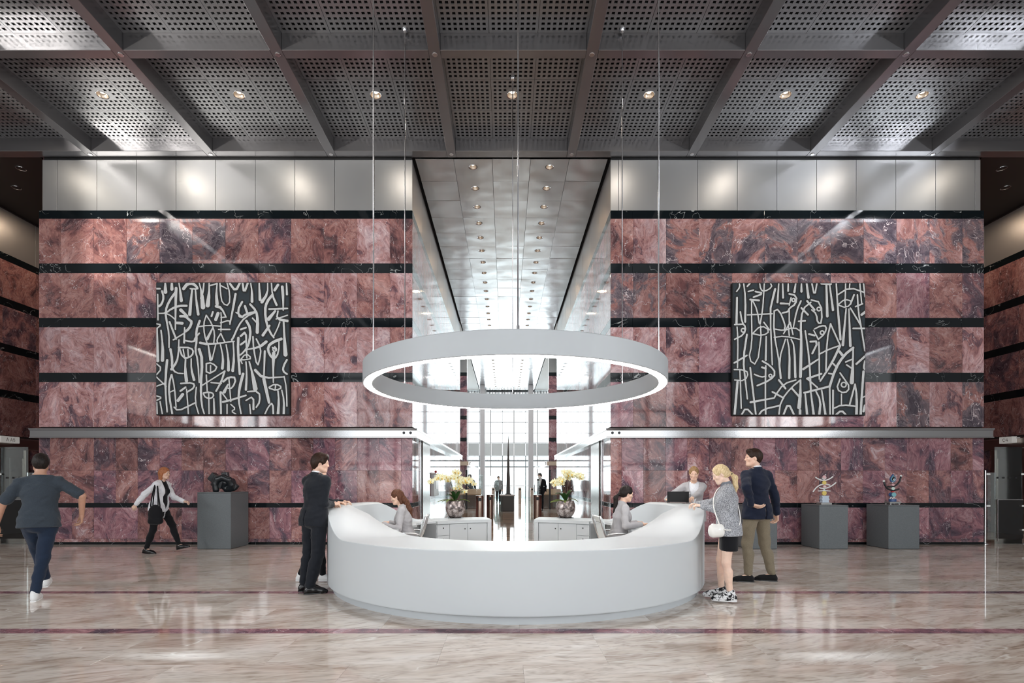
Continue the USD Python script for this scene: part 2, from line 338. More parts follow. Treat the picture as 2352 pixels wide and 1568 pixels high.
M = {
    'red': marble_red('red_marble', ramp=[(0.24, (0.045, 0.033, 0.042)), (0.36, (0.11, 0.062, 0.068)), (0.43, (0.21, 0.10, 0.10)), (0.5, (0.315, 0.15, 0.138)), (0.6, (0.40, 0.21, 0.192)), (0.72, (0.485, 0.305, 0.288)), (0.88, (0.56, 0.41, 0.40))]), 'red_dark': marble_red('red_marble_clouded', dark=0.075), 'red_light': marble_red('red_marble_pale', light=0.05),
    'red_grey': marble_red('red_marble_slate_clouds', ramp=[(0.25, (0.045, 0.038, 0.05)), (0.42, (0.105, 0.085, 0.105)), (0.5, (0.19, 0.14, 0.155)), (0.56, (0.34, 0.165, 0.15)), (0.66, (0.44, 0.25, 0.24)), (0.8, (0.5, 0.38, 0.40))], vein=0.011), 'red_low': marble_red('red_marble_purple', ramp=[(0.26, (0.05, 0.042, 0.06)), (0.39, (0.13, 0.085, 0.115)), (0.46, (0.23, 0.115, 0.145)), (0.53, (0.34, 0.165, 0.19)), (0.62, (0.45, 0.26, 0.285)), (0.74, (0.57, 0.41, 0.44)), (0.88, (0.64, 0.54, 0.58))]), 'black': marble_black('black_marble'), 'floor': marble_floor('floor_marble'), 'floor_tan': marble_floor('tan_floor_marble', (1.0, 0.84, 0.68)),
    'fascia': brushed('satin_steel_sheet', (0.34, 0.345, 0.35), 0.38, metal=0.65), 'ceil': brushed('ceiling_steel', (0.27, 0.275, 0.285), 0.24, 0.008, metal=0.65),
    'beam': brushed('beam_steel', (0.27, 0.265, 0.275), 0.22, 0.004, metal=0.85), 'corr': brushed('corridor_steel', (0.56, 0.56, 0.57), 0.24, 0.03, 1.3),
    'rail': brushed('rail_steel', (0.38, 0.385, 0.39), 0.16), 'portal': brushed('dark_portal_steel', (0.30, 0.275, 0.26), 0.22), 'steel': brushed('polished_steel', (0.62, 0.62, 0.63), 0.17), 'bronze': brushed('bronze_steel', (0.48, 0.36, 0.28), 0.25), 'elev': brushed('elevator_steel', (0.52, 0.47, 0.43), 0.28),
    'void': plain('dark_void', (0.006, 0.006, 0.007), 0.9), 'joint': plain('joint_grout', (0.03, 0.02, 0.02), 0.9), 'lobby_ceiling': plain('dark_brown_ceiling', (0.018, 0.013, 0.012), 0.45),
    'white': plain('white_solid_surface', (0.54, 0.57, 0.588), 0.42), 'ring': plain('ring_white_paint', (0.45, 0.475, 0.495), 0.5), 'glow': emitter('ring_diffuser', (1.0, 0.975, 0.94), 19.0),
    'lampglow': emitter('downlight_glow', (1.0, 0.84, 0.66), 4.0), 'lampcup': brushed('downlight_reflector', (0.75, 0.66, 0.56), 0.3), 'lampdim': emitter('downlight_dim', (1.0, 0.86, 0.70), 3.0),
    'pane': pane('clear_pane'), 'glass': pane('clear_glass_panel', (0.90, 0.955, 0.95)), 'mullion': plain('grey_mullion', (0.20, 0.21, 0.22), 0.4, 0.6), 'pillar': plain('light_grey_pillar', (0.58, 0.58, 0.62), 0.35, 0.2), 'frost': plain('pale_glass_panel', (0.72, 0.75, 0.77), 0.25),
    'plinth': plain('grey_plinth_paint', (0.125, 0.14, 0.148), 0.55, noise=0.12, scale=60.0), 'blackpaint': plain('black_paint', (0.01, 0.011, 0.013), 0.4), 'hatch': plain('outside_ground', (0.6, 0.62, 0.63), 0.8),
    'conc': plain('outside_wall', (0.7, 0.72, 0.73), 0.8), 'unseen_wall_pale': plain('pale_unseen_wall_paint', (0.56, 0.56, 0.57), 0.5),
}

# ---------------------------------------------------------------- the building
WALL, OPEN, SIDE, LOB = 11.85, 2.23, 10.63, 13.5
ZB, ZP, ZT = 8.70, 8.99, 9.25                                            # undersides of the beams and of the ceiling panels
HALL0, ATR0, FAR = -12.0, 24.3, 43.0
def wz(py): return WZ(py, WALL)
BANDS = [(wz(502), wz(483)), (wz(627), wz(605)), (wz(751), wz(730)), (wz(877), wz(856))]        # black stripes
ROWS = [(wz(605), wz(502)), (wz(730), wz(627)), (wz(856), wz(751)), (wz(980), wz(877))]         # tall marble rows between them
LOW = [(wz(1080), wz(1003)), (wz(1155), wz(1080)), (wz(1237), wz(1165))]                        # rows below the steel rail
G = 0.0022

def cut(a, b, step, first):
    """Joints between a and b: a first piece of the given width, then even ones."""
    xs = [a, a + first]
    while xs[-1] + step < b - 0.05: xs.append(xs[-1] + step)
    return xs + [b]

def back_wall(name, x0, x1, flip, label):
    """One half of the hall's back wall: backing, marble slabs row by row, black stripes, steel panels above."""
    w = setting(name, label)
    part(w, 'backing', cbox(x0 + .01, x1 - .01, WALL + .03, WALL + .3, 0, wz(484), 0), M['joint'])
    first = 0.49
    for ri, (z0, z1) in enumerate(ROWS):
        xs = cut(x0, x1, 0.7405, first if not flip else 0.51)
        for k in range(len(xs) - 1):
            u = (xs[k] - x0) / (x1 - x0)
            if flip: mat = rng.choices(('red_grey', 'red_dark', 'red', 'red_light', 'red_low'), ((7, 1, 2, 0, 0) if u > .12 else (0, 0, 3, 3, 0), (5, 1, 2, 2, 1), (1, 0, 2, 6, 2), (1, 0, 2, 4, 4))[ri])[0]
            else: mat = rng.choices(('red_grey', 'red_dark', 'red', 'red_light', 'red_low'), ((1, 1, 7, 1, 0), (0, 0, 4, 5, 0), (0, 0, 2, 7, 0), (0, 0, 2, 6, 1))[ri])[0]
            part(w, 'marble_slab', cbox(xs[k] + G / 2, xs[k + 1] - G / 2, WALL + rng.uniform(0, .0015), WALL + .03, z0 + G / 2, z1 - G / 2, .002), M[mat])
    for z0, z1 in BANDS:
        xs = cut(x0, x1, 1.481, first)
        for k in range(len(xs) - 1):
            part(w, 'black_stripe', cbox(xs[k] + G / 2, xs[k + 1] - G / 2, WALL + rng.uniform(0, .002), WALL + .03, z0, z1, .002), M['black'])
    for ri, (z0, z1) in enumerate(LOW):
        xs = cut(x0, x1, 0.4937, 0.2468)
        for k in range(len(xs) - 1):
            mat = rng.choices(('red_dark', 'red', 'red_low'), (3, 2, 6) if flip else (1, 3, 6))[0]
            part(w, 'marble_slab', cbox(xs[k] + G / 2, xs[k + 1] - G / 2, WALL + rng.uniform(0, .0015), WALL + .03, z0 + G / 2, z1 - G / 2, .002), M[mat])
    xs = cut(x0, x1, 1.481, first)
    for k in range(len(xs) - 1):
        part(w, 'black_stripe', cbox(xs[k] + G / 2, xs[k + 1] - G / 2, WALL - .004, WALL + .03, wz(1165), wz(1155), .002), M['black'])
        part(w, 'base_stone', cbox(xs[k] + G / 2, xs[k + 1] - G / 2, WALL - .001, WALL + .03, .055, wz(1237) - G, .002), M['red_dark'])
        part(w, 'skirting_stone', cbox(xs[k] + G / 2, xs[k + 1] - G / 2, WALL - .012, WALL + .03, 0, .055, .003), M['black'])
    ins = 0.06
    lo, hi = (x0 + (0 if flip else ins), x1 - (ins if flip else 0))
    xs = cut(lo, hi, 0.893, 0.335 if not flip else 0.18)
    part(w, 'panel_backing', cbox(lo + .02, hi - .02, WALL + .035, WALL + .28, wz(483), ZT - .01, 0), M['void'])
    for k in range(len(xs) - 1):
        part(w, 'steel_panel', cbox(xs[k] + .003, xs[k + 1] - .003, WALL + .018, WALL + .034, wz(483), wz(366), .003), M['fascia'])
    return w
back_wall('wall_back_left', -SIDE, -OPEN, False, 'red marble back wall left of the corridor with black stripes and steel panels above')
back_wall('wall_back_right', OPEN, SIDE, True, 'red marble back wall right of the corridor, greyer and more veined')

def side_wall(name, x, y0, y1, face, label, low=True, step=0.7405, first=0.74, top=True, mats=('red', 'red_low', 'red_light')):
    """A striped marble wall along the view; face = +1 looks towards +x."""
    w = setting(name, label)
    back = sorted((x - face * .03, x - face * .28))
    part(w, 'backing', cbox(back[0], back[1], y0 + .01, y1, 0, ZT, 0), M['joint'])
    ys = cut(y0, y1, step, first)
    def put(nm, k0, k1, z0, z1, mat, proud=0.0):
        a, b = sorted((x + face * (proud + rng.uniform(0, .001)), x - face * .03))
        part(w, nm, cbox(a, b, k0 + G / 2, k1 - G / 2, z0 + G / 2, z1 - G / 2, .002), M[mat])
    for k in range(len(ys) - 1):
        for z0, z1 in ROWS + (LOW if low else []): put('marble_slab', ys[k], ys[k + 1], z0, z1, rng.choice(mats))
    ys2 = ys[::2] + ([ys[-1]] if len(ys) % 2 == 0 else [])
    for k in range(len(ys2) - 1):
        for z0, z1 in BANDS + ([(wz(1165), wz(1155)), (0, wz(1237))] if low else []): put('black_stripe', ys2[k], ys2[k + 1], z0, z1, 'black')
        if top:
            a, b = sorted((x - face * .016, x - face * .032))
            part(w, 'steel_panel', cbox(a, b, ys2[k] + .003, ys2[k + 1] - .003, wz(483), ZB - .02, .003), M['fascia'])
    return w
side_wall('wall_corridor_left', -OPEN, WALL + .032, ATR0, 1, 'left side wall of the corridor in polished striped marble')
side_wall('wall_corridor_right', OPEN, WALL + .032, ATR0, -1, 'right side wall of the corridor in polished striped marble')
# end faces of the two marble blocks, and the lobby's outer walls (elevators stand in them)
for s, nm in ((-1, 'left'), (1, 'right')):
    w = setting('wall_block_' + nm)
    a, b = sorted((s * (SIDE - .061), s * (SIDE - .3)))
    part(w, 'marble_face', cbox(a, b, WALL + .045, 19.0, 0, ZT, 0), M['red_low'])
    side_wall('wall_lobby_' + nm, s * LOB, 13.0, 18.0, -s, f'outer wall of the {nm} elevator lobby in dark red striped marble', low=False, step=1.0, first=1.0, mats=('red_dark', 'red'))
    a, b = sorted((s * LOB, s * (LOB + .25)))
    w2 = setting('wall_hall_' + nm)                             # unseen side wall; its high window is placed to keep daylight on the ceiling
    for y0, y1, z0, z1 in ((HALL0, 13.0, 6.3, ZT), (HALL0, 13.0, 0, 3.8), (HALL0, -6.9, 3.8, 6.3), (5.1, 13.0, 3.8, 6.3)): part(w2, 'wall_face', cbox(a, b, y0, y1, z0, z1, 0), M['unseen_wall_pale'])  # out of view, kept pale to lighten the hall and its reflections
    w3 = setting('window_3' if s < 0 else 'window_4')
    for k in range(7): part(w3, 'mullion', cbox(a, b, -6.9 + 2.0 * k - .05, -6.9 + 2.0 * k + .05, 3.8, 6.3, .01), M['mullion'])
    for z in (3.8, 6.3): part(w3, 'transom', cbox(a, b, -6.9, 5.1, z - .05, z + .05, .01), M['mullion'])
    a, b = sorted((s * SIDE, s * (LOB + .2)))
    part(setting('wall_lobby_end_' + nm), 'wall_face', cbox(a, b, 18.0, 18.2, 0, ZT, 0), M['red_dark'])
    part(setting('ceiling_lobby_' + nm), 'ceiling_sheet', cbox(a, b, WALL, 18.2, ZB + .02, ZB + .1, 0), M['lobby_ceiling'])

# ---- floor: slabs, two red border strips
fl = setting('floor', 'polished greyish beige marble floor with two thin red border strips')
part(fl, 'bedding', cbox(-LOB - .2, LOB + .2, HALL0, FAR + 1, -.2, -.02, 0), M['joint'])
rows_ = [(1.55, 2.40), (2.40, 3.24), (3.24, 4.08), (4.08, 4.92), (5.08, 5.875), (5.875, 6.67), (6.81, 7.65), (7.65, 8.49), (8.49, 9.33), (9.33, 10.17), (10.17, 11.01), (11.01, 11.85)]
g2 = .0005
for ri, (a, b) in enumerate(rows_):
    xs = np.arange(-13.4, 13.5, 1.34) + (0.67 if ri % 2 else 0)
    xs = [-LOB] + [x for x in xs if -LOB + .3 < x < LOB - .3] + [LOB]
    for k in range(len(xs) - 1):
        if a < 3.2 and abs((xs[k] + xs[k + 1]) / 2) > 5: continue
        part(fl, 'marble_slab', cbox(xs[k] + g2, xs[k + 1] - g2, a + g2, b - g2, -.02, 0, .0003), M['floor'])
for a, b in ((4.92, 5.08), (6.67, 6.81)):
    xs = np.linspace(-LOB, LOB, 21)
    for k in range(20): part(fl, 'red_strip', cbox(xs[k] + g2, xs[k + 1] - g2, a, b, -.02, 0, .0003), M['red_low'])
ys = np.arange(11.85, 24.0, 0.89)
for k in range(len(ys) - 1):
    for j in range(5):
        part(fl, 'marble_slab', cbox(-2.23 + j * .892 + g2, -2.23 + (j + 1) * .892 - g2, ys[k] + g2, ys[k + 1] - g2, -.02, 0, .0003), M['floor_tan'])
for x0, x1, y0, y1 in ((-LOB, LOB, HALL0, 1.55), (-LOB, -5.2, 1.55, 3.24), (5.2, LOB, 1.55, 3.24), (-LOB, -SIDE, 11.85, 18.1), (SIDE, LOB, 11.85, 18.1), (-12, 12, ys[-1], FAR + .3)):
    part(fl, 'marble_field', cbox(x0, x1, y0, y1, -.02, 0, 0), M['floor'])

# ---- hall ceiling: bays of perforated steel panels between beams
ce = setting('ceiling', 'coffered steel ceiling of perforated panels between beams')
BX = [-12.06 + 2.68 * k for k in range(10)]
def perforated(x0, x1, y0, y1, z, n=8, hole=.052, t=.012):
    px, py = (x1 - x0) / n * .94, (y1 - y0) / n * .94
    cx = (x0 + x1) / 2 + (np.arange(n) - (n - 1) / 2) * px; cy = (y0 + y1) / 2 + (np.arange(n) - (n - 1) / 2) * py
    q = []; v = []
    def quad(a, b, c, d):
        k = len(v); v.extend([a, b, c, d]); q.append((k, k + 1, k + 2, k + 3))
    yy = [y0] + [e for c in cy for e in (c - hole / 2, c + hole / 2)] + [y1]
    xx = [x0] + [e for c in cx for e in (c - hole / 2, c + hole / 2)] + [x1]
    for j in range(len(yy) - 1):
        if j % 2 == 0: quad((x0, yy[j], z), (x0, yy[j + 1], z), (x1, yy[j + 1], z), (x1, yy[j], z))
        else:
            for i in range(0, len(xx) - 1, 2): quad((xx[i], yy[j], z), (xx[i], yy[j + 1], z), (xx[i + 1], yy[j + 1], z), (xx[i + 1], yy[j], z))
    for c in cx:
        for d in cy:
            a, b, e, f = c - hole / 2, c + hole / 2, d - hole / 2, d + hole / 2
            quad((a, e, z), (b, e, z), (b, e, z + t), (a, e, z + t)); quad((b, f, z), (a, f, z), (a, f, z + t), (b, f, z + t))
            quad((a, f, z), (a, e, z), (a, e, z + t), (a, f, z + t)); quad((b, e, z), (b, f, z), (b, f, z + t), (b, e, z + t))
    quad((x0, y0, z), (x1, y0, z), (x1, y0, z + .03), (x0, y0, z + .03)); quad((x1, y1, z), (x0, y1, z), (x0, y1, z + .03), (x1, y1, z + .03))
    quad((x0, y1, z), (x0, y0, z), (x0, y0, z + .03), (x0, y1, z + .03)); quad((x1, y0, z), (x1, y1, z), (x1, y1, z + .03), (x1, y0, z + .03))
    return np.array(v), np.array(q)
def tri(m): return m[0], np.vstack([m[1][:, [0, 1, 2]], m[1][:, [0, 2, 3]]])
def lamp_panel(x0, x1, y0, y1, z, c, r, holes=True, t=.012):
    """A ceiling sheet with a round cut-out for a recessed lamp (and the square perforations around it)."""
    disc = sg.Point(c).buffer(r, 8); g = sg.box(x0, y0, x1, y1).difference(disc); sq = []
    if holes:
        n, h = 8, .026; px, py = (x1 - x0) / n * .94, (y1 - y0) / n * .94; keep = disc.buffer(.03)
        for i in range(n):
            for j in range(n):
                q = sg.box((x0 + x1) / 2 + (i - 3.5) * px - h, (y0 + y1) / 2 + (j - 3.5) * py - h, (x0 + x1) / 2 + (i - 3.5) * px + h, (y0 + y1) / 2 + (j - 3.5) * py + h)
                if not q.intersects(keep): sq.append(q)
        g = g.difference(so.unary_union(sq))
    m = trimesh.creation.extrude_polygon(g, t, engine='earcut'); m.apply_translation((0, 0, z)); return m
YB = [-10.05 + 2.72 * k for k in range(8)]                     # cross beams: 6.27 and 8.99 among them
for x in BX: part(ce, 'beam', cbox(x - .1, x + .1, HALL0, WALL - .0, ZB, ZP + .02, .006), M['beam'])
for y in YB:
    edges = [-LOB] + [e for x in BX for e in (x - .1, x + .1)] + [LOB]
    for i in range(0, len(edges), 2):
        if edges[i + 1] - edges[i] > .05: part(ce, 'cross_beam', cbox(edges[i] + .002, edges[i + 1] - .002, y - .09, y + .09, ZB + .001, ZP + .02, .005), M['beam'])
edges = [-LOB] + [e for x in BX for e in (x - .1, x + .1)] + [LOB]
for i in range(0, len(edges), 2): part(ce, 'cross_beam', cbox(edges[i] + .002, edges[i + 1] - .002, 11.62, WALL + .0, ZB + .001, ZP + .02, .005), M['beam'])
for y in (6.27, 8.99, 11.73):
    for x in BX: part(ce, 'bolt_cap', lathe([(0, -.012), (.042, -.012), (.048, -.006), (.048, .002)], (x, y, ZB), 16), M['steel'], 40)
part(ce, 'plenum', cbox(-LOB - .2, LOB + .2, HALL0, WALL + .3, ZP + .14, ZP + .2, 0), M['void'])
for y0, y1 in ((6.36, 8.90), (9.08, 11.62)):
    for i in range(0, len(edges), 2):
        x0, x1 = edges[i], edges[i + 1]
        if x1 - x0 < .3: continue
        n = max(1, round((x1 - x0) / .827))
        for a in range(n):
            for b in range(3):
                if y0 < 7 and b == 0:
                    continue
                u0, u1 = x0 + (x1 - x0) * a / n, x0 + (x1 - x0) * (a + 1) / n
                v0, v1 = y0 + (y1 - y0) * b / 3, y0 + (y1 - y0) * (b + 1) / 3
                if y0 > 9 and b == 1 and n == 3 and a == 1 and abs((u0 + u1) / 2) < 8.5:
                    part(ce, 'perforated_panel', lamp_panel(u0 + .003, u1 - .003, v0 + .003, v1 - .003, ZP, ((u0 + u1) / 2, 10.33), .1), M['ceil']); continue
                part(ce, 'perforated_panel', tri(perforated(u0 + .003, u1 - .003, v0 + .003, v1 - .003, ZP + rng.uniform(-.002, .002))), M['ceil'])
part(ce, 'panel_field', cbox(-LOB, LOB, HALL0, 7.2, ZP, ZP + .02, 0), M['ceil'])

part(setting('roof'), 'roof_slab', cbox(-LOB - .3, LOB + .3, HALL0 - .25, FAR + .2, ZT, ZT + .2, 0), M['void'])  # unseen slab, added to keep sky light from leaking in above
# ---- corridor ceiling: square steel sheets, a dark slot at both edges
cc = setting('ceiling_corridor', 'smooth buckled steel sheet ceiling of the long corridor')
part(cc, 'plenum', cbox(-OPEN - .05, OPEN + .05, WALL + .05, FAR - .6, ZB + .1, ZB + .16, 0), M['void'])
nr = 34; pw = (2 * OPEN - .10) / 5; pd = (FAR - 1.0 - (WALL + .06)) / nr
for k in range(nr):
    for j in range(5):
        x0 = -OPEN + .05 + j * pw; y0 = WALL + .06 + k * pd
        v, f = VF(lamp_panel(x0 + .003, x0 + pw - .003, y0 + .003, y0 + pd - .003, ZB, (x0 + pw / 2, WALL + .36 + k * pd), .087, False)) if j in (1, 3) and k < 33 else cbox(x0 + .003, x0 + pw - .003, y0 + .003, y0 + pd - .003, ZB, ZB + .03, .003)
        c = v.mean(0); v = v.copy()
        v[:, 2] += (v[:, 0] - c[0]) * rng.uniform(-.008, .008) + (v[:, 1] - c[1]) * rng.uniform(-.008, .008)
        part(cc, 'steel_sheet', (v, f), M['corr'])

# ---- steel rail around both blocks (about door-head height)
def rail(name, pts, label, r0=2.39, r1=2.60):
    """A stainless fascia rail following pts (outer edge, seen from above) with a lip above and below."""
    w = setting(name, label)
    prof = [(0.0, r0), (0.0, r0 + .012), (.012, r0 + .02), (.012, r1 - .045), (.0, r1 - .04), (-.01, r1), (.3, r1), (.3, r0)]     # (inwards, z)
    pts = np.asarray(pts, float); n = len(pts); nrm = []
    for i in range(n):
        a = pts[i] - pts[i - 1] if i else pts[1] - pts[0]; b = pts[i + 1] - pts[i] if i < n - 1 else a
        na, nb = np.array([-a[1], a[0]]) / np.hypot(*a), np.array([-b[1], b[0]]) / np.hypot(*b)
        m = na + nb; m /= np.hypot(*m); nrm.append(m / (m @ na))
    rings = [[(*(p + k * d), z) for d, z in prof] for p, k in zip(pts, nrm)]
    for i in range(n - 1):
        part(w, 'rail_length', outward(sweep([rings[i], rings[i + 1]], None)), M['rail'])
    return w
pr = .12
lr = rail('trim_1', [(-10.75, 13.2), (-10.75, WALL - pr), (-7.6, WALL - pr), (-4.6, WALL - pr), (-OPEN + pr, WALL - pr), (-OPEN + pr, 18.0), (-OPEN + pr, ATR0)][::-1][::-1], 'stainless rail along the left marble wall, turning into the corridor')
rr = rail('trim_2', [(OPEN - pr, ATR0), (OPEN - pr, 18.0), (OPEN - pr, WALL - pr), (4.6, WALL - pr), (7.6, WALL - pr), (10.75, WALL - pr), (10.75, 13.2)], 'stainless rail along the right marble wall, turning into the corridor')
for s, w in ((-1, lr), (1, rr)):
    for px in (OPEN + .02, OPEN + .17): part(w, 'fixing_hole', rod((s * px, WALL - pr + .02, 2.50), (s * px, WALL - pr + .008, 2.50), .03, 14), M['blackpaint'])
    part(w, 'portal_post', cbox(*sorted((s * (OPEN - .05), s * OPEN)), 13.05, 14.3, 0, 2.39, .01), M['portal'])
    part(w, 'portal_edge', cbox(*sorted((s * (OPEN - .03), s * OPEN)), 12.85, 12.92, 0, 2.39, .005), M['steel'])
    rail(f'trim_{3 if s < 0 else 4}', [(s * (OPEN - .1), FAR - 1.2), (s * (OPEN - .1), 30.2)][::(1 if s > 0 else -1)], 'thin rail of the glazed vestibule beyond the column', 2.36, 2.52)

# ---- far atrium: two striped columns, two grey columns, glazed front, outside
for s, nm in ((-1, 'left'), (1, 'right')):
    c = setting('column_' + nm, 'square red marble column with black stripes at the corridor end')
    x0, x1 = sorted((s * 2.29, s * 2.75)); y0, y1 = 29.5, 29.95
    def lay(nmz, z0, z1, mat, p=0.0): part(c, nmz, cbox(x0 - p, x1 + p, y0 - p, y1 + p, z0, z1, .004), M[mat])
    lay('steel_head', BANDS[0][1], ZB, 'fascia')
    for (z0, z1) in BANDS: lay('black_stripe', z0, z1, 'black', .002)
    for (z0, z1) in ROWS: lay('marble_drum', z0, z1, 'red_low')
    lay('marble_drum', 0, wz(980), 'red_low'); lay('bronze_collar', 2.30, 2.53, 'bronze', .10)
    g = setting('pillar_' + nm, 'grey metal pillar by the glazed front')
    gx = s * 1.95 + (.07 if s < 0 else -.17)
    part(g, 'shaft', cbox(gx - .19, gx + .19, 39.8, 40.2, 0, ZB, .02), M['pillar'])
    part(setting('wall_atrium_' + nm), 'wall_face', cbox(*sorted((s * 12, s * 12.3)), ATR0, FAR, 0, ZT, 0), M['conc'])
    part(setting('wall_atrium_front_' + nm), 'wall_face', cbox(*sorted((s * (OPEN + .28), s * 12.3)), ATR0 - .25, ATR0, 0, ZT, 0), M['conc'])
    part(setting('ceiling_atrium_' + nm), 'ceiling_sheet', cbox(*sorted((s * OPEN, s * 12.3)), ATR0, FAR, ZB, ZB + .1, 0), M['conc'])
win = setting('window_1', 'glazed front wall with grey mullions at the far end of the corridor')
mx = [-7.9 + .94 * k for k in range(18)]
zl = [3.48, 4.55, 5.33, 6.22, 7.1, 7.95, ZB]
for x in mx: part(win, 'mullion', cbox(x - .022, x + .022, FAR - .06, FAR + .06, 3.48, ZB, .004), M['mullion'])
for z in zl: part(win, 'transom', cbox(-8, 8.2, FAR - .05, FAR + .05, z - .022, z + .022, .004), M['mullion'])
for k in range(17):
    for j in range(1, 6):
        part(win, 'pane', cbox(mx[k] + .035, mx[k + 1] - .035, FAR - .008, FAR + .008, zl[j] + .035, zl[j + 1] - .035, 0), M['pane'])
    part(win, 'spandrel_panel', cbox(mx[k] + .035, mx[k + 1] - .035, FAR - .03, FAR + .03, 3.515, 4.515, .003), M['frost'])
part(win, 'head_panel', cbox(-12.3, 12.3, FAR - .06, FAR + .06, ZB, ZT, 0), M['mullion'])
for k in range(54): part(win, 'soffit_slat', cbox(-3.25 + .12 * k, -3.19 + .12 * k, FAR - .85, FAR - .70, 8.29, 8.66, .003), M['mullion'])
for x in (-1.75, 1.75): part(win, 'soffit_beam', cbox(x - .09, x + .09, FAR - .95, FAR - .4, 8.25, ZB, .006), M['frost'])
part(win, 'soffit_rail', cbox(-3.3, 3.3, FAR - .87, FAR - .68, 8.25, 8.29, .004), M['mullion'])
dr = setting('door_1', 'row of glass entrance doors below the glazed front')
for z in (2.6, 3.1): part(dr, 'head_bar', cbox(-8, 8.2, FAR - .07, FAR + .07, z - .05, z + .05, .005), M['mullion'])
for k in range(18): part(dr, 'jamb', cbox(mx[k] - .03, mx[k] + .03, FAR - .06, FAR + .06, 0, 3.48, .005), M['mullion'])
for k in range(17):
    part(dr, 'door_pane', cbox(mx[k] + .03, mx[k + 1] - .03, FAR - .008, FAR + .008, 0, 2.55, 0), M['pane'])
    part(dr, 'top_pane', cbox(mx[k] + .03, mx[k + 1] - .03, FAR - .008, FAR + .008, 2.65, 3.48, 0), M['pane'])
    part(dr, 'push_bar', rod((mx[k] + .1, FAR - .1, 1.05), (mx[k + 1] - .1, FAR - .1, 1.05), .018, 8), M['steel'])
for k in range(2, 15):                                          # lattice of the porch roof outside
    a, b = mx[k], mx[k + 1]
    part(dr, 'lattice_bar', rod((a, FAR + 1.2, 2.75), ((a + b) / 2, FAR + 1.2, 3.4), .03, 6), M['frost']); part(dr, 'lattice_bar', rod(((a + b) / 2, FAR + 1.2, 3.4), (b, FAR + 1.2, 2.75), .03, 6), M['frost'])
part(setting('ground_outside'), 'paving', cbox(-60, 60, FAR + .3, 140, -.25, -.02, 0), M['hatch'])
# unseen entrance front behind the camera, glazed to light the hall
wf = setting('window_2', 'unseen glazed front of the hall, behind the camera')
for k in range(13):
    x = -11.4 + 1.9 * k
    part(wf, 'mullion', cbox(x - .12, x + .12, HALL0 - .2, HALL0, 0, ZB, .01), M['mullion'])
for z in (0.12, 2.6, 4.4, 6.2, 8.4): part(wf, 'transom', cbox(-11.5, 11.5, HALL0 - .18, HALL0 - .02, z - .09, z + .09, .01), M['mullion'])
for s, nm in ((-1, 'left'), (1, 'right')):
    part(setting('wall_front_' + nm), 'wall_face', cbox(*sorted((s * 11.5, s * (LOB + .2))), HALL0 - .2, HALL0, 0, ZT, 0), M['red'])

# ---------------------------------------------------------------- reception desk, ring lamp
DC = np.array([0.0, 7.77])
def smooth(a, b, x):
    t = np.clip((x - a) / (b - a), 0, 1); return t * t * (3 - 2 * t)
def desk():
    d = thing('reception_desk', 'large curved white reception desk, low at the front and raised at both sides', 'reception desk', (0, 7.77, 0))
    th = np.radians(np.linspace(-136, 136, 221))
    RO, RI = 2.62, 1.72
    rings, toe = [], []
    ridge = lambda a: (float(np.interp(a, (0, 51, 60, 72, 82, 88, 112, 125, 134, 140), (1.72, 1.72, 1.79, 1.91, 2.09, 2.36, 2.36, 2.30, 2.1, 1.98))), float(np.interp(a, (0, 51, 60, 72, 82, 88), (.735, .735, .785, .865, .965, 1.06))))
    for t in th:
        a = abs(math.degrees(t))
        fall = 1 - smooth(111, 134, a)
        h = .735 + .345 * float(smooth(50, 76, a) * fall)
        k = (h - .735) / .345
        rr_, zr = ridge(a)
        if a > 88: zr = h - .02 * k
        zr = min(zr, h)
        fl = RO - .04 - .16 * k                                   # where the flat top ends and the slope begins
        prof = [(RO - .03, .085), (RO - .008, .092), (RO, .11), (RO, h - .018), (RO - .006, h - .005), (RO - .02, h)]
        for u in np.linspace(0, 1, 8):
            u2 = u * u * (3 - 2 * u) * .35 + u * .65
            prof.append((fl + (rr_ + .02 - fl) * u, h + (zr - h) * u2))
        drop = max(0.0, zr - .735)
        ri = min(rr_, 1.72 + .25 * float(smooth(112, 125, a)))
        prof += [(rr_, zr - .012), (rr_ - .012 * (drop > .01), zr - .012 - drop * .9), (min(rr_ - .015, rr_ - .02), .724), (ri - .03, .722), (ri - .032, .69), (RO - .2, .66), (RO - .2, .085)]
        rings.append([(DC[0] + r * math.sin(t), DC[1] - r * math.cos(t), z) for r, z in prof])
        tp = [(RO - .07, 0), (RO - .07, .09), (RO - .18, .09), (RO - .18, 0)]
        toe.append([(DC[0] + r * math.sin(t), DC[1] - r * math.cos(t), z) for r, z in tp])
    part(d, 'counter', outward(sweep(rings, None)), M['white'], 35)
    part(d, 'toe_kick', outward(sweep(toe, None)), M['ring'], 35, label='slightly set back light grey base')
    return d
desk()
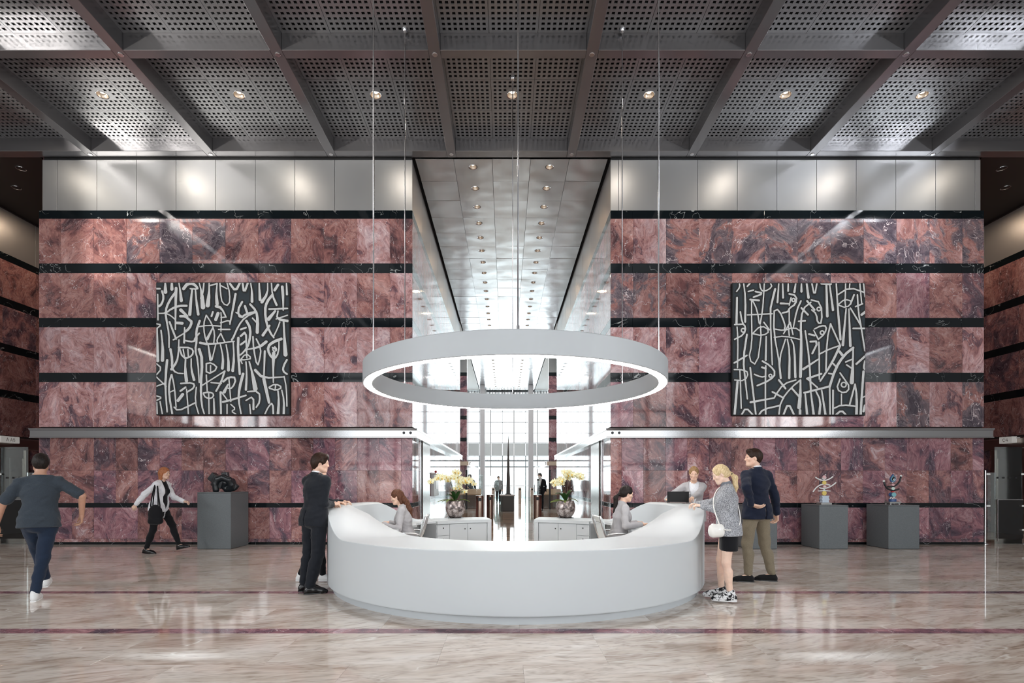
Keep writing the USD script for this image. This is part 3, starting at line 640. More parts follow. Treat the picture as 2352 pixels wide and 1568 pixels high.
def credenza(s, label):
    c = thing('low_cabinet', label, 'cabinet', (s * 1.6, 10.0, 0), 'low white cabinets behind the desk')
    a0, a1 = 137.5, 168.5
    def arc(r0, r1, z0, z1, b0, b1, n=16):
        t = np.radians(np.linspace(b0, b1, n)) * s
        return outward(sweep([[(DC[0] + r * math.sin(u), DC[1] - r * math.cos(u), z) for r, z in ((r0, z0), (r0, z1), (r1, z1), (r1, z0))] for u in t], None))
    part(c, 'top', arc(1.96, 2.64, .665, .72, a0, a1), M['white'], 30)
    part(c, 'carcass', arc(2.0, 2.62, .05, .664, a0, a1 - .3), M['white'], 30)
    part(c, 'plinth', arc(2.04, 2.58, 0, .05, a0, a1 - 1), M['blackpaint'], 30)
    part(c, 'end_panel', arc(1.965, 2.635, 0, .664, a1 - 2.2, a1), M['white'], 30)
    for q, (b0, b1) in enumerate(((a0 + .3, a0 + 7.6), (a0 + 7.8, a0 + 17.9), (a0 + 18.1, a1 - 2.4))):
        if q == 0:
            for j in range(3):
                dr_ = part(c, 'drawer', arc(1.982, 1.999, .07 + j * .196, .26 + j * .196, b0, b1), M['white'], 30)
                t = math.radians((b0 + b1) / 2) * s
                o = np.array([DC[0] + 1.982 * math.sin(t), DC[1] - 1.982 * math.cos(t), .20 + j * .196]); nrm = np.array([-math.sin(t), math.cos(t), 0])
                part(dr_, 'lock', rod(o - nrm * .004, o + nrm * .006, .011, 10), M['blackpaint'])
        else:
            dr_ = part(c, 'door', arc(1.982, 1.999, .07, .655, b0, b1), M['white'], 30)
            t = math.radians(b1 - 1.4 if q == 1 else b0 + 1.4) * s
            o = np.array([DC[0] + 1.982 * math.sin(t), DC[1] - 1.982 * math.cos(t), .56]); nrm = np.array([-math.sin(t), math.cos(t), 0])
            part(dr_, 'lock', rod(o - nrm * .004, o + nrm * .006, .011, 10), M['blackpaint'])
credenza(-1, 'low white cabinet under the left orchid with three doors and drawers')
credenza(1, 'low white cabinet under the right orchid beside the dark-haired receptionist')

def ring_lamp():
    R0, R1, z0, z1 = 2.03, 2.165, 2.775, 3.045
    l = thing('ring_lamp', 'huge white ring lamp hanging on thin steel cables above the desk', 'pendant lamp', (0, 7.77, z0))
    part(l, 'ring_body', lathe([(R0, z0), (R0 + .008, z0 - .006), (R0 + .02, z0 - .006), (R0 + .02, z0 + .03), (R1 - .02, z0 + .03), (R1 - .02, z0 - .006), (R1 - .008, z0 - .006), (R1, z0), (R1, z1 - .008), (R1 - .008, z1), (R0 + .008, z1), (R0, z1 - .008), (R0, z0)], (0, 7.77, 0), 160), M['ring'], 35)
    part(l, 'diffuser', lathe([(R0 + .021, z0 + .02), (R0 + .021, z0 - .012), (R1 - .021, z0 - .012), (R1 - .021, z0 + .02), (R0 + .021, z0 + .02)], (0, 7.77, 0), 160)[:2], M['glow'], label='glowing white diffuser strip underneath')
    for k in range(6):
        a = math.radians(60 * k); x, y = 2.10 * math.sin(a), 7.77 - 2.10 * math.cos(a)
        part(l, 'cable', rod((x, y, z1 - .01), (x, y, ZP), .009, 8), M['steel'])
        part(l, 'cable_grip', rod((x, y, z1 - .01), (x, y, z1 + .05), .016, 10), M['steel'])
        part(l, 'ceiling_cap', lathe([(0, ZP - .05), (.03, ZP - .05), (.05, ZP - .02), (.05, ZP + .002)], (x, y, 0), 18), M['steel'], 40)
ring_lamp()
# power cable of the ring: a thin black flex beside the rear cable
# ---------------------------------------------------------------- recessed downlights
def downlight(path_name, label, loc, r, group, mats):
    d = thing(path_name, label, 'downlight', loc, group)
    x, y, z = loc
    part(d, 'trim_ring', lathe([(r, 0), (r * 1.14, -.006), (r * 1.16, 0), (r * 1.16, .006), (r, .006), (r, 0)], loc, 28), M['steel'], 40)
    part(d, 'reflector', lathe([(r, .0), (r * .93, .03), (r * .75, .06), (r * .45, .085), (0, .095)], loc, 28), M[mats[0]], True)
    part(d, 'lamp', lathe([(0, .052), (r * .4, .052), (r * .46, .062), (r * .4, .085)], loc, 20), M[mats[1]], True)
    return d
ORD = 'first second third fourth fifth sixth seventh eighth ninth tenth eleventh twelfth'.split()
hall = None
for k in range(7):
    x = -8.04 + 2.68 * k
    lb = f'round recessed downlight in the hall ceiling, {ORD[k]} from the left of seven'
    if hall is None: hall = downlight('hall_downlight', lb, (x, 10.33, ZP), .098, 'hall downlights', ('lampcup', 'lampglow'))
    else: dup(hall, 'hall_downlight', lb, 'downlight', (x, 10.33, ZP), 0, 'hall downlights')
cor = None
for k in range(33):
    for s in (-1, 1):
        loc = (s * .892, WALL + .36 + k * pd, ZB)
        if k < 12: lb = f'small recessed downlight, {ORD[k]} from the hall in the {"left" if s < 0 else "right"}-hand corridor row'
        else: lb = f'tiny recessed downlight far down the {"left" if s < 0 else "right"}-hand corridor ceiling row'
        gp = f'corridor downlights, {"left" if s < 0 else "right"} row' + ('' if k < 12 else ', far end')
        if cor is None: cor = downlight('corridor_downlight', lb, loc, .085, gp, ('lampcup', 'lampdim'))
        else: dup(cor, 'corridor_downlight', lb, 'downlight', loc, 0, gp)
lob = None
for s in (-1, 1):
    sd = 'left' if s < 0 else 'right'
    for k, y in enumerate((12.3, 13.1, 14.0)):
        for j, x in enumerate((11.45, 12.3)):
            lb = f'recessed downlight in the dark {sd} lobby ceiling, row {ORD[k]} from the front, {"inner" if j == 0 else "outer"} one'
            loc = (s * x, y, ZB + .016)
            if lob is None: lob = downlight('lobby_downlight', lb, loc, .09, 'lobby downlights', ('lampcup', 'lampglow'))
            else: dup(lob, 'lobby_downlight', lb, 'downlight', loc, 0, 'lobby downlights')

# ---------------------------------------------------------------- people: signed-distance figures
def surface_nets(F, o, h):
    s = F < 0; nx, ny, nz = F.shape
    cnt = np.zeros((nx - 1, ny - 1, nz - 1), np.int8)
    for a, b, c in np.ndindex(2, 2, 2): cnt += s[a:nx - 1 + a, b:ny - 1 + b, c:nz - 1 + c]
    act = (cnt > 0) & (cnt < 8); cells = np.argwhere(act)
    idx = np.full(act.shape, -1, np.int64); idx[act] = np.arange(len(cells))
    acc = np.zeros((len(cells), 3)); n = np.zeros(len(cells))
    for ax in range(3):
        e = np.eye(3, dtype=int)[ax]; o1, o2 = [np.eye(3, dtype=int)[k] for k in range(3) if k != ax]
        for p in (0, 1):
            for q in (0, 1):
                c0 = cells + p * o1 + q * o2; c1 = c0 + e
                f0, f1 = F[tuple(c0.T)], F[tuple(c1.T)]; m = (f0 < 0) != (f1 < 0)
                t = f0[m] / (f0[m] - f1[m]); acc[m] += c0[m] + t[:, None] * e; n[m] += 1
    v = o + h * acc / n[:, None]; fs = []
    for ax in range(3):
        e = np.eye(3, dtype=int)[ax]; u, w = [np.eye(3, dtype=int)[(ax + k) % 3] for k in (1, 2)]
        a = s[tuple(slice(0, -1) if k == ax else slice(1, -1) for k in range(3))]; b = s[tuple(slice(1, None) if k == ax else slice(1, -1) for k in range(3))]
        g = np.argwhere(a != b); base = g + (u + w); ins = a[tuple(g.T)]
        q = np.stack([idx[tuple((base - u - w).T)], idx[tuple((base - w).T)], idx[tuple(base.T)], idx[tuple((base - u).T)]], 1)
        q[~ins] = q[~ins][:, ::-1]; fs.append(q)
    q = np.vstack(fs); q = q[(q >= 0).all(1)]
    return v, np.vstack([q[:, [0, 1, 2]], q[:, [0, 2, 3]]])

class Field:
    """A distance field on a grid, blended from round cones and ellipsoids."""
    def __init__(self, lo, hi, h):
        self.o, self.h = np.asarray(lo, float), h; n = np.ceil((np.asarray(hi) - self.o) / h).astype(int) + 1
        self.g = [self.o[k] + h * np.arange(n[k]) for k in range(3)]; self.F = np.full(tuple(n), 0.5)
    def _sl(self, lo, hi):
        return tuple(slice(max(0, int((lo[k] - self.o[k]) / self.h)), min(len(self.g[k]), int((hi[k] - self.o[k]) / self.h) + 2)) for k in range(3))
    def pts(self, sl=None):
        g = self.g if sl is None else [self.g[k][sl[k]] for k in range(3)]
        return np.stack(np.meshgrid(*g, indexing='ij'), -1)
    def _mix(self, sl, d, k, sub):
        f = self.F[sl]
        if f.size == 0: return
        if sub: f, d = -f, d
        if k > 0: t = np.maximum(k - np.abs(f - d), 0) / k; r = np.minimum(f, d) - t * t * k / 4
        else: r = np.minimum(f, d)
        self.F[sl] = -r if sub else r
    def cone(self, a, b, ra, rb=None, k=.03, sub=False):
        rb = ra if rb is None else rb; a, b = np.asarray(a, float), np.asarray(b, float); m = max(ra, rb) + k + 2 * self.h
        sl = self._sl(np.minimum(a, b) - m, np.maximum(a, b) + m); p = self.pts(sl); ab = b - a
        t = np.clip(((p - a) @ ab) / max(ab @ ab, 1e-12), 0, 1)
        self._mix(sl, np.linalg.norm(p - a - t[..., None] * ab, axis=-1) - (ra + (rb - ra) * t), k, sub); return self
    def ell(self, c, r, R=None, k=.03, sub=False):
        c, r = np.asarray(c, float), np.asarray(r, float); m = r.max() + k + 2 * self.h; sl = self._sl(c - m, c + m); q = self.pts(sl) - c
        if R is not None: q = q @ R
        k0 = np.linalg.norm(q / r, axis=-1); k1 = np.linalg.norm(q / (r * r), axis=-1)
        self._mix(sl, k0 * (k0 - 1) / np.maximum(k1, 1e-9), k, sub); return self
    def cut(self, fn):
        self.F = np.maximum(self.F, fn(self.pts())); return self
    def ripple(self, amp, freq, seed, stretch=(1, 1, 1)):
        r = np.random.RandomState(seed); near = np.abs(self.F) < 4 * self.h + amp; p = self.pts()[near] * np.asarray(stretch); w = np.zeros(len(p))
        for i in range(5):
            a, b = r.normal(size=3) * freq, r.normal(size=3) * freq * .6
            w += np.sin(p @ a + 1.6 * np.sin(p @ b + r.uniform(0, 6)) + r.uniform(0, 6)) / 5
        self.F[near] += amp * w; return self
    def mesh(self):
        F = self.F.copy()
        for k in range(3):
            for e in (0, -1): F[tuple(e if j == k else slice(None) for j in range(3))] = .5
        return surface_nets(F, self.o, self.h)

def solid(m):
    v, f = VF(m); return m3.Manifold(m3.Mesh(np.asarray(v, np.float32), np.asarray(f, np.uint32)))

def fabric(name, col, rough=0.85, tweed=None, scale=90.0, stripe=False):
    nodes = {'tc': ('texture_coordinate', {}), 'p': ('principled_bsdf', {'roughness': rough, 'sheen_weight': 0.12, 'specular_ior_level': 0.2}), 'n': ('noise_texture', {'scale': scale, 'detail': 3.0, 'roughness': 0.7}),
             'r': ('rgb_ramp', {'ramp': [(0.35, tuple(c * .9 for c in col)), (0.65, tuple(c * 1.1 for c in col))] if tweed is None else [(0.38, tweed), (0.47, tweed), (0.53, col), (0.7, col)]}), 'b': ('bump', {'strength': 0.35, 'distance': 0.004})}
    return usdkit.material(stage, '/World/Looks/' + name, nodes, [('tc.object', 'n.vector'), ('n.fac', 'r.fac'), ('r.color', 'p.base_color'), ('n.fac', 'b.height'), ('b.normal', 'p.normal')], surface='p.BSDF')
def hairmat(name, col, col2):
    nodes = {'tc': ('texture_coordinate', {}), 'mp': ('mapping', {'scale': (1, 1, .16)}), 'n': ('noise_texture', {'scale': 150.0, 'detail': 3.0}), 'r': ('rgb_ramp', {'ramp': [(0.3, col), (0.7, col2)]}),
             'b': ('bump', {'strength': 0.6, 'distance': 0.004}), 'p': ('principled_bsdf', {'roughness': 0.5, 'specular_ior_level': 0.22})}
    return usdkit.material(stage, '/World/Looks/' + name, nodes, [('tc.object', 'mp.vector'), ('mp.vector', 'n.vector'), ('n.fac', 'r.fac'), ('r.color', 'p.base_color'), ('n.fac', 'b.height'), ('b.normal', 'p.normal')], surface='p.BSDF')
def skin(name, col):
    return plain(name, col, 0.45, noise=.06, scale=30, subsurface_weight=0.12, subsurface_scale=0.02, subsurface_radius=(1.0, 0.35, 0.2))
M |= {
    'skin': skin('light_skin', (0.70, 0.44, 0.33)), 'skin_pale': skin('pale_skin', (0.78, 0.54, 0.43)), 'skin_tan': skin('tan_skin', (0.46, 0.25, 0.17)),
    'eye': plain('eye_white', (0.75, 0.73, 0.7), 0.2), 'iris': plain('dark_iris', (0.03, 0.02, 0.015), 0.15), 'lips': plain('lips', (0.42, 0.15, 0.13), 0.4),
    'hair_brown': hairmat('dark_brown_hair', (0.006, 0.003, 0.002), (0.04, 0.017, 0.009)), 'hair_black': hairmat('black_hair', (0.004, 0.003, 0.003), (0.022, 0.014, 0.011)),
    'hair_blond': hairmat('blond_hair', (0.42, 0.28, 0.13), (0.80, 0.64, 0.40)), 'hair_auburn': hairmat('auburn_hair', (0.035, 0.012, 0.006), (0.16, 0.06, 0.03)),
    'hair_honey': hairmat('honey_hair', (0.16, 0.085, 0.035), (0.42, 0.26, 0.13)), 'hair_ginger': hairmat('ginger_hair', (0.22, 0.07, 0.03), (0.50, 0.20, 0.09)), 'hair_grey': hairmat('grey_hair', (0.05, 0.045, 0.04), (0.16, 0.15, 0.14)),
    'suit': fabric('charcoal_suit', (0.010, 0.012, 0.017)), 'navy': fabric('navy_blazer', (0.008, 0.012, 0.028)), 'khaki': fabric('khaki_cotton', (0.20, 0.165, 0.115)),
    'greyjacket': fabric('light_grey_jacket', (0.40, 0.385, 0.395), scale=200), 'tweed': fabric('grey_tweed', (0.47, 0.48, 0.51), tweed=(0.13, 0.135, 0.15), scale=150), 'blackcloth': fabric('black_cloth', (0.006, 0.006, 0.008)),
    'tee': fabric('slate_cotton', (0.035, 0.045, 0.058)), 'denim': fabric('dark_denim', (0.012, 0.022, 0.045)), 'whitecloth': fabric('white_cotton', (0.72, 0.72, 0.75)), 'greytop': fabric('grey_rib_knit', (0.16, 0.175, 0.20)),
    'leather': plain('black_leather', (0.007, 0.007, 0.008), 0.22), 'suede': fabric('black_suede', (0.008, 0.008, 0.009)), 'sneaker': plain('white_sneaker', (0.72, 0.72, 0.72), 0.5), 'sneakmix': fabric('black_white_sneaker', (0.75, 0.75, 0.76), tweed=(0.01, 0.01, 0.012), scale=26),
    'whiteleather': plain('white_leather', (0.80, 0.78, 0.74), 0.4), 'midgrey': fabric('mid_grey_coat', (0.30, 0.32, 0.34)),
}

def unit(v): v = np.asarray(v, float); return v / np.linalg.norm(v)
def reach(a, t, l1, l2, pole):
    """Two-bone reach: the middle joint and the end, bending towards pole."""
    a, t = np.asarray(a, float), np.asarray(t, float); d = t - a; L = np.linalg.norm(d); u = d / L
    L = min(L, (l1 + l2) * .995); t = a + u * L
    x = (l1 * l1 - l2 * l2 + L * L) / (2 * L); y = math.sqrt(max(l1 * l1 - x * x, 1e-8))
    p = np.asarray(pole, float); p = p - u * (p @ u)
    return a + u * x + unit(p) * y, t

def hand_mesh(w, d, back, thumb_sign, curl, sc):
    """Palm, four fingers of different length and a thumb, at wrist w, pointing along d; back is the outside of the hand."""
    y = unit(d); z = unit(np.asarray(back, float) - y * (np.asarray(back) @ y)); x = np.cross(y, z)
    f = Field((-.085, -.055, -.13), (.085, .215, .05), .0042)
    f.cone((0, -.05, 0), (0, .012, 0), .024, .026, .02)
    for i in range(4):
        xi = thumb_sign * (.030 - .0205 * i); ky = (.082, .088, .085, .076)[i]
        f.cone((xi * .45, .0, 0), (xi, ky, 0), .015, .0125, .012)
        p = np.array([xi, ky, 0.0]); ang = 0.0; dx = xi * 1.2
        for s in range(3):
            ang += math.radians((18 + 42 * curl, 16 + 50 * curl, 10 + 36 * curl)[s]); L = (.042, .026, .021)[s] * (.95, 1.05, 1.0, .80)[i]
            q = p + L * np.array([dx * .9 * (1 - curl) * (1 - s * .2), math.cos(ang), -math.sin(ang)]); f.cone(p, q, (.0095, .0086, .0078)[s], (.0086, .0078, .0066)[s], .003); p = q
    t0, t1, t2, t3 = np.array([thumb_sign * .016, .012, -.006]), np.array([thumb_sign * .045, .048, -.018]), np.array([thumb_sign * (.058 - .02 * curl), .078, -.026 - .01 * curl]), np.array([thumb_sign * (.058 - .035 * curl), .102, -.032 - .018 * curl])
    f.cone(t0, t1, .017, .0125, .012).cone(t1, t2, .0118, .0098, .004).cone(t2, t3, .0098, .0076, .004)
    v, fc = f.mesh(); return (v * sc) @ np.stack([x, y, z]) + w, fc

def head_mesh(female):
    f = Field((-.12, -.14, -.20), (.12, .15, .14), .0043); j = .86 if female else 1.0
    f.ell((0, -.012, .032), (.073, .093, .088), k=.02).ell((0, .028, -.030), (.058 * j, .062 if not female else .060, .082), k=.03)
    f.cone((-.02, .062, -.088), (.02, .062, -.088), .020 * j, k=.03).cone((-.05 * j, .01, -.062), (-.02, .06, -.092), .018 * j, k=.03).cone((.05 * j, .01, -.062), (.02, .06, -.092), .018 * j, k=.03)
    f.ell((-.040, .057, -.022), (.023, .022, .02), k=.025).ell((.040, .057, -.022), (.023, .022, .02), k=.025)
    f.cone((-.036, .074, .021), (.036, .074, .021), .0095 if female else .0130, k=.022)
    for s in (-1, 1): f.ell((s * .031, .096, .001), (.015, .016, .010), k=.012, sub=True)
    nt = .097 if female else .100
    f.cone((0, .081, .012), (0, nt, -.025), .0080, .0098 if female else .011, .014).ell((-.009, nt - .009, -.029), (.0075, .008, .0065), k=.008).ell((.009, nt - .009, -.029), (.0075, .008, .0065), k=.008)
    f.cone((-.016, .079, -.053), (.016, .079, -.053), .0085, k=.012).cone((-.014, .078, -.064), (.014, .078, -.064), .0085, k=.010)
    for s in (-1, 1): f.ell((s * .071, -.010, -.006), (.008, .017, .028), roty(s * 6) @ rotx(-8), k=.008)
    f.cone((0, -.022, -.05), (0, -.035, -.19), .048 if female else .055, .05 if female else .058, .035)
    return f.mesh()
HEADS = {True: head_mesh(True), False: head_mesh(False)}

def hair_shell(style):
    f = Field((-.13, -.19, -.19), (.13, .15, .17), .005)
    puff = {'short': .008, 'swept': .016, 'crop': .006}.get(style, .007)
    f.ell((0, -.014, .034), (.074 + puff, .096 + puff, .089 + puff), k=.02)
    if style == 'swept':
        f.cone((-.05, .055, .095), (.055, .065, .085), .033, .030, .03).ell((0, -.06, -.01), (.078, .055, .085), k=.03).cone((.075, .02, .03), (.073, .018, -.012), .012, k=.02).cone((-.075, .02, .03), (-.073, .018, -.012), .012, k=.02)
    if style in ('short', 'crop'): f.ell((0, -.05, -.005), (.074, .058, .075), k=.03).cone((-.04, .055, .098), (.04, .06, .096), .022, k=.03)
    if 'tail' in style or 'long' in style: f.ell((0, -.045, .0), (.078, .066, .075), k=.03)
    if 'tail' in style: f.ell((0, .142, -.022), (.076, .092, .138), k=.012, sub=True)
    else: f.ell((0, .135, -.040), (.073, .086, .128), k=.012, sub=True)
    for s in (-1, 1): f.ell((s * .088, .012, -.022), (.03, .026, .042), k=.01, sub=True)
    f.cut(lambda p: -p[..., 2] - .068 + .0 * p[..., 0] - np.where(p[..., 1] < -.02, .012, 0))
    if 'pony' in style: f.ell((0, -.112, -.035), (.026, .028, .028), k=.025)
    if style == 'tail_bun': f.ell((0, -.12, .0), (.04, .036, .038), k=.015)
    if style == 'long_half':
        for s in (-1, 1): f.cone((s * .062, -.04, -.02), (s * .060, -.05, -.10), .028, .022, .03)
    if style == 'long_bob': 
        for s in (-1, 1): f.cone((s * .064, -.02, .0), (s * .062, -.025, -.12), .026, .02, .03)
        f.cone((0, -.07, .0), (0, -.075, -.13), .055, .04, .03)
    f.ripple(.005, 48, 5, (1, 1, .3)); f.ripple(.002, 110, 8, (1, .5, .3))
    return f.mesh()
_hair = {}

def person(label, pos, heading, height, female=False, lean=0.0, side=0.0, twist=0.0, pelvis=(0, 0, None), hands=None, feet=None, head=(0, 0), face=0.0, outfit=(), hair=('short', 'hair_brown'), skin='skin', group=None, hand_pose=None, elbows=None, knees=None, detail=True):
    """pos: where the figure stands; heading: degrees clockwise from straight away from the camera; hands and feet: targets in world coordinates."""
    s = height / 1.75; a = math.radians(heading); Rw = np.array([[math.cos(a), math.sin(a), 0], [-math.sin(a), math.cos(a), 0], [0, 0, 1.0]])   # local -> world
    org = np.array([pos[0], pos[1], 0.0]); L = lambda w: Rw.T @ (np.asarray(w, float) - org) / s
    fe = female; pz = .95 if pelvis[2] is None else pelvis[2] / s; P0 = np.array([pelvis[0] / s, pelvis[1] / s, pz])
    Rt = rotz(-twist) @ rotx(-lean) @ roty(side)
    T = lambda x, y, z: P0 + Rt @ np.array([x, y, z - .95])
    Ti = lambda p: (p - P0) @ Rt + np.array([0, 0, .95])
    J = {'neck': T(0, -.012, 1.475)}
    sw = .155 if fe else .182
    for sd, sg_ in (('l', -1), ('r', 1)):
        J['sh' + sd] = T(sg_ * sw, -.005, 1.405); J['hip' + sd] = P0 + np.array([sg_ * .09, 0, -.03])
    Rh = rotz(-twist - head[0]) @ rotx(head[1]); hc = T(0, .0, 1.475) + unit(Rt[:, 2] * .6 + np.array([0, 0, .4])) * .09 + Rh @ np.array([0, .035, .075])
    hands = hands or {}; feet = feet or {}; elbows = elbows or {}; knees = knees or {}; hand_pose = hand_pose or {}
    for sd, sg_ in (('l', -1), ('r', 1)):
        tgt = L(hands[sd]) if sd in hands else T(sg_ * (sw + .07), .04, .90)
        J['el' + sd], J['wr' + sd] = reach(J['sh' + sd], tgt, .285, .255, np.asarray(elbows.get(sd, (sg_ * .35, -1, -.2)), float))
        an, fy, fp = feet.get(sd, (None, 0, 0)); an = L(an) if an is not None else np.array([sg_ * .095, -.01, .085])
        dl = np.linalg.norm(an - J['hip' + sd]); lk = dl * 1.004 / .846 if .76 < dl < .88 else 1.0
        J['kn' + sd], J['an' + sd] = reach(J['hip' + sd], an, .428 * lk, .418 * lk, np.asarray(knees.get(sd, (sg_ * .1, 1, 0)), float)); J['fy' + sd], J['fp' + sd] = fy, fp
    lo = np.min([J[k] for k in J if not k.startswith('f')] + [hc], 0) - (.19, .19, .12); hi = np.max([J[k] for k in J if not k.startswith('f')] + [hc], 0) + (.19, .19, .06); lo[2] = max(lo[2], -.02)
    q_ = .0 if detail else .006
    up_ = [J[k] for k in J if k[:2] in ('sh', 'el', 'wr')] + [J['neck'], P0]; dn_ = [J[k] for k in J if k[:2] in ('hi', 'kn', 'an')] + [P0]
    ulo, uhi = np.min(up_, 0) - .16, np.max(up_, 0) + (.16, .16, .10); dlo, dhi = np.min(dn_, 0) - .19, np.max(dn_, 0) + (.19, .19, .16)
    ulo = np.minimum(ulo, P0 - .24); uhi = np.maximum(uhi, P0 + .24)
    def torso(f, e=0.0, upper=True, lower=True, k=.05):
        if lower: f.ell(T(0, -.01, .955), np.array([.158 if fe else .152, .108, .115]) + e, Rt if upper else None, k).ell(T(0, -.045, .91), np.array([.13, .085, .09]) + e, None, k)
        f.ell(T(0, .0, 1.10), np.array([.118 if fe else .140, .092, .15]) + e, Rt, k)
        if upper:
            f.ell(T(0, -.005, 1.29), np.array([.138 if fe else .164, .100, .158]) + e, Rt, k)
            if fe: f.ell(T(-.062, .075, 1.275), np.array([.055, .045, .055]) + e * .6, Rt, .03).ell(T(.062, .075, 1.275), np.array([.055, .045, .055]) + e * .6, Rt, .03)
            f.cone(T(-sw + .03, -.01, 1.40), T(sw - .03, -.01, 1.40), .045 + e * .7, k=.03).cone(T(-.04, -.02, 1.465), T(-sw + .01, -.01, 1.415), .042 + e * .4, .036 + e * .5, .025).cone(T(.04, -.02, 1.465), T(sw - .01, -.01, 1.415), .042 + e * .4, .036 + e * .5, .025)
        return f
    def arm(f, sd, e=0.0, to=1.0, w=1.0):
        A, B, C = J['sh' + sd], J['el' + sd], J['wr' + sd]; q = .85 if fe else 1.0
        if to <= 1: f.cone(A, A + (B - A) * to, .050 * q + e, .043 * q + e * w, .03); return f
        f.cone(A, B, .050 * q + e, .040 * q + e, .03).cone(B, B + (C - B) * (to - 1), .041 * q + e, .027 * q + e * w, .02); return f
    def leg(f, sd, e=0.0, end=1.0, w=1.0):
        A, B, C = J['hip' + sd], J['kn' + sd], J['an' + sd]
        f.cone(A, B, .082 + e, .053 + e * w, .03).cone(B, B + (C - B) * end, .052 + e * w, .036 + e * w, .03)
        m = B + (C - B) * .3 + np.array([0, -.018, 0]); f.cone(m, B + (C - B) * .55, .046 + e * w, .036 + e * w, .03); return f
    per = thing('person', label, 'person', org, group)
    def put(name, mesh, mat, smooth=True, lab=None, parent=per):
        v, f = VF(mesh); return part(parent, name, ((v * s) @ Rw.T + org, f), M[mat] if isinstance(mat, str) else mat, smooth, lab)
    # body: one continuous surface from head to toe
    b = Field(lo, hi, .0125 + q_); torso(b, 0)
    for sd in 'lr':
        arm(b, sd, 0, 2.0); leg(b, sd)
        fd = rotz(-J['fy' + sd]) @ np.array([0, 1.0, 0]); A = J['an' + sd]; dn = math.tan(math.radians(J['fp' + sd]))
        b.cone(A, A + fd * .12 - np.array([0, 0, .045 + .12 * dn]), .034, .022, .02)
    b.cone(J['neck'] - np.array([0, 0, .02]), hc + Rh @ np.array([0, -.02, -.08]), .055 if fe else .062, .046 if fe else .054, .03)
    body = solid(b.mesh())
    hv, hf = HEADS[fe]; body += solid((hv @ Rh.T + hc, hf))
    for sd, sg_ in (('l', -1), ('r', 1)):
        d = J['wr' + sd] - J['el' + sd]; hp = hand_pose.get(sd, {})
        dd = Rw.T @ np.asarray(hp['dir'], float) if 'dir' in hp else d
        bk = Rw.T @ np.asarray(hp['back'], float) if 'back' in hp else np.array([sg_ * 1.0, .1, .15])
        body += solid(hand_mesh(J['wr' + sd] + unit(dd) * .01, dd, bk, sg_ * (-1 if not hp.get('flip') else 1), hp.get('curl', .4), .92 if fe else 1.0))
    put('body', body, skin, 60)
    # face
    if detail:
        for sg_ in (-1, 1):
            ec = hc + Rh @ np.array([sg_ * .0305, .0715, .001]); look = math.radians(-26 if face else -4)
            e = put('eye', move(VF(trimesh.creation.icosphere(2, .0112)), ec, Rh), 'eye')
            put('iris', move(VF(trimesh.creation.icosphere(2, .0058)), ec + Rh @ (np.array([0, math.cos(look), math.sin(look)]) * .0066), Rh), 'iris', parent=e)
            dome = lathe([(.0124 * math.cos(q), .0124 * math.sin(q)) for q in np.linspace(0, math.pi / 2, 7)], n=16)
            put('eyelid', move(dome, ec, Rh @ rotx(-12 if face else 16)), skin, True, parent=e); put('eyelid', move((dome[0] * (1, 1, -1), dome[1][:, ::-1]), ec, Rh @ rotx(-26 if face else -30)), skin, True, parent=e)
            put('eyebrow', tube([hc + Rh @ np.array([sg_ * x, y, z]) for x, y, z in ((.013, .0865, .0235), (.029, .0850, .0285), (.046, .0705, .0225))], .0026, 6), hair[1] if hair[1] != 'hair_blond' else 'hair_honey')
        f = Field((-.04, .05, -.085), (.04, .11, -.035), .0022); f.cone((-.016, .0815, -.0545), (.016, .0815, -.0545), .0064, k=.004).cone((-.012, .0815, -.0635), (.012, .0815, -.0635), .0066, k=.003); f.ell((0, .0872, -.0535), (.012, .006, .005), k=.004)
        v, fc = f.mesh(); put('lips', (v @ Rh.T + hc, fc), 'lips')
    if hair[0] not in _hair: _hair[hair[0]] = hair_shell(hair[0])
    hv, hf = _hair[hair[0]]; hp_ = put('hair', (hv @ Rh.T + hc, hf), hair[1])
    if 'pony' in hair[0] or hair[0] == 'long_half':
        bk_ = rotz(-twist - head[0]) @ np.array([0, -1.0, 0]); a0 = hc + Rh @ np.array([0, -.125, -.04]); ln = {'pony_tail_low': .34, 'pony_tail_long': .52}.get(hair[0], 0)
        if ln:
            chain = [a0, a0 + bk_ * .045 + (0, 0, -.05), a0 + bk_ * .05 + (0, 0, -.5 * ln), a0 + bk_ * .03 + (0, 0, -ln)]; rr = (.021, .032, .033, .012)
            cv, cf = lathe([(.017, -.008), (.026, -.008), (.026, .008), (.017, .008), (.017, -.008)], (0, 0, 0), 16); put('hair_tie', (cv @ (Rh @ rotx(70)).T + a0, cf), 'blackcloth', True, parent=hp_)
        else: chain = [hc + Rh @ np.array([0, -.08, -.04]), hc + Rh @ np.array([0, -.11, -.11]), T(0, -.118, 1.40), T(.0, -.135, 1.30)]; rr = (.06, .055, .05, .02)
        f = Field(np.min(chain, 0) - .09, np.max(chain, 0) + .09, .006)
        for i_ in range(3): f.cone(chain[i_], chain[i_ + 1], rr[i_], rr[i_ + 1], .025)
        f.ripple(.005, 60, 9, (1, 1, .2)); put('ponytail' if ln else 'hair_length', f.mesh(), hair[1], True, parent=hp_)
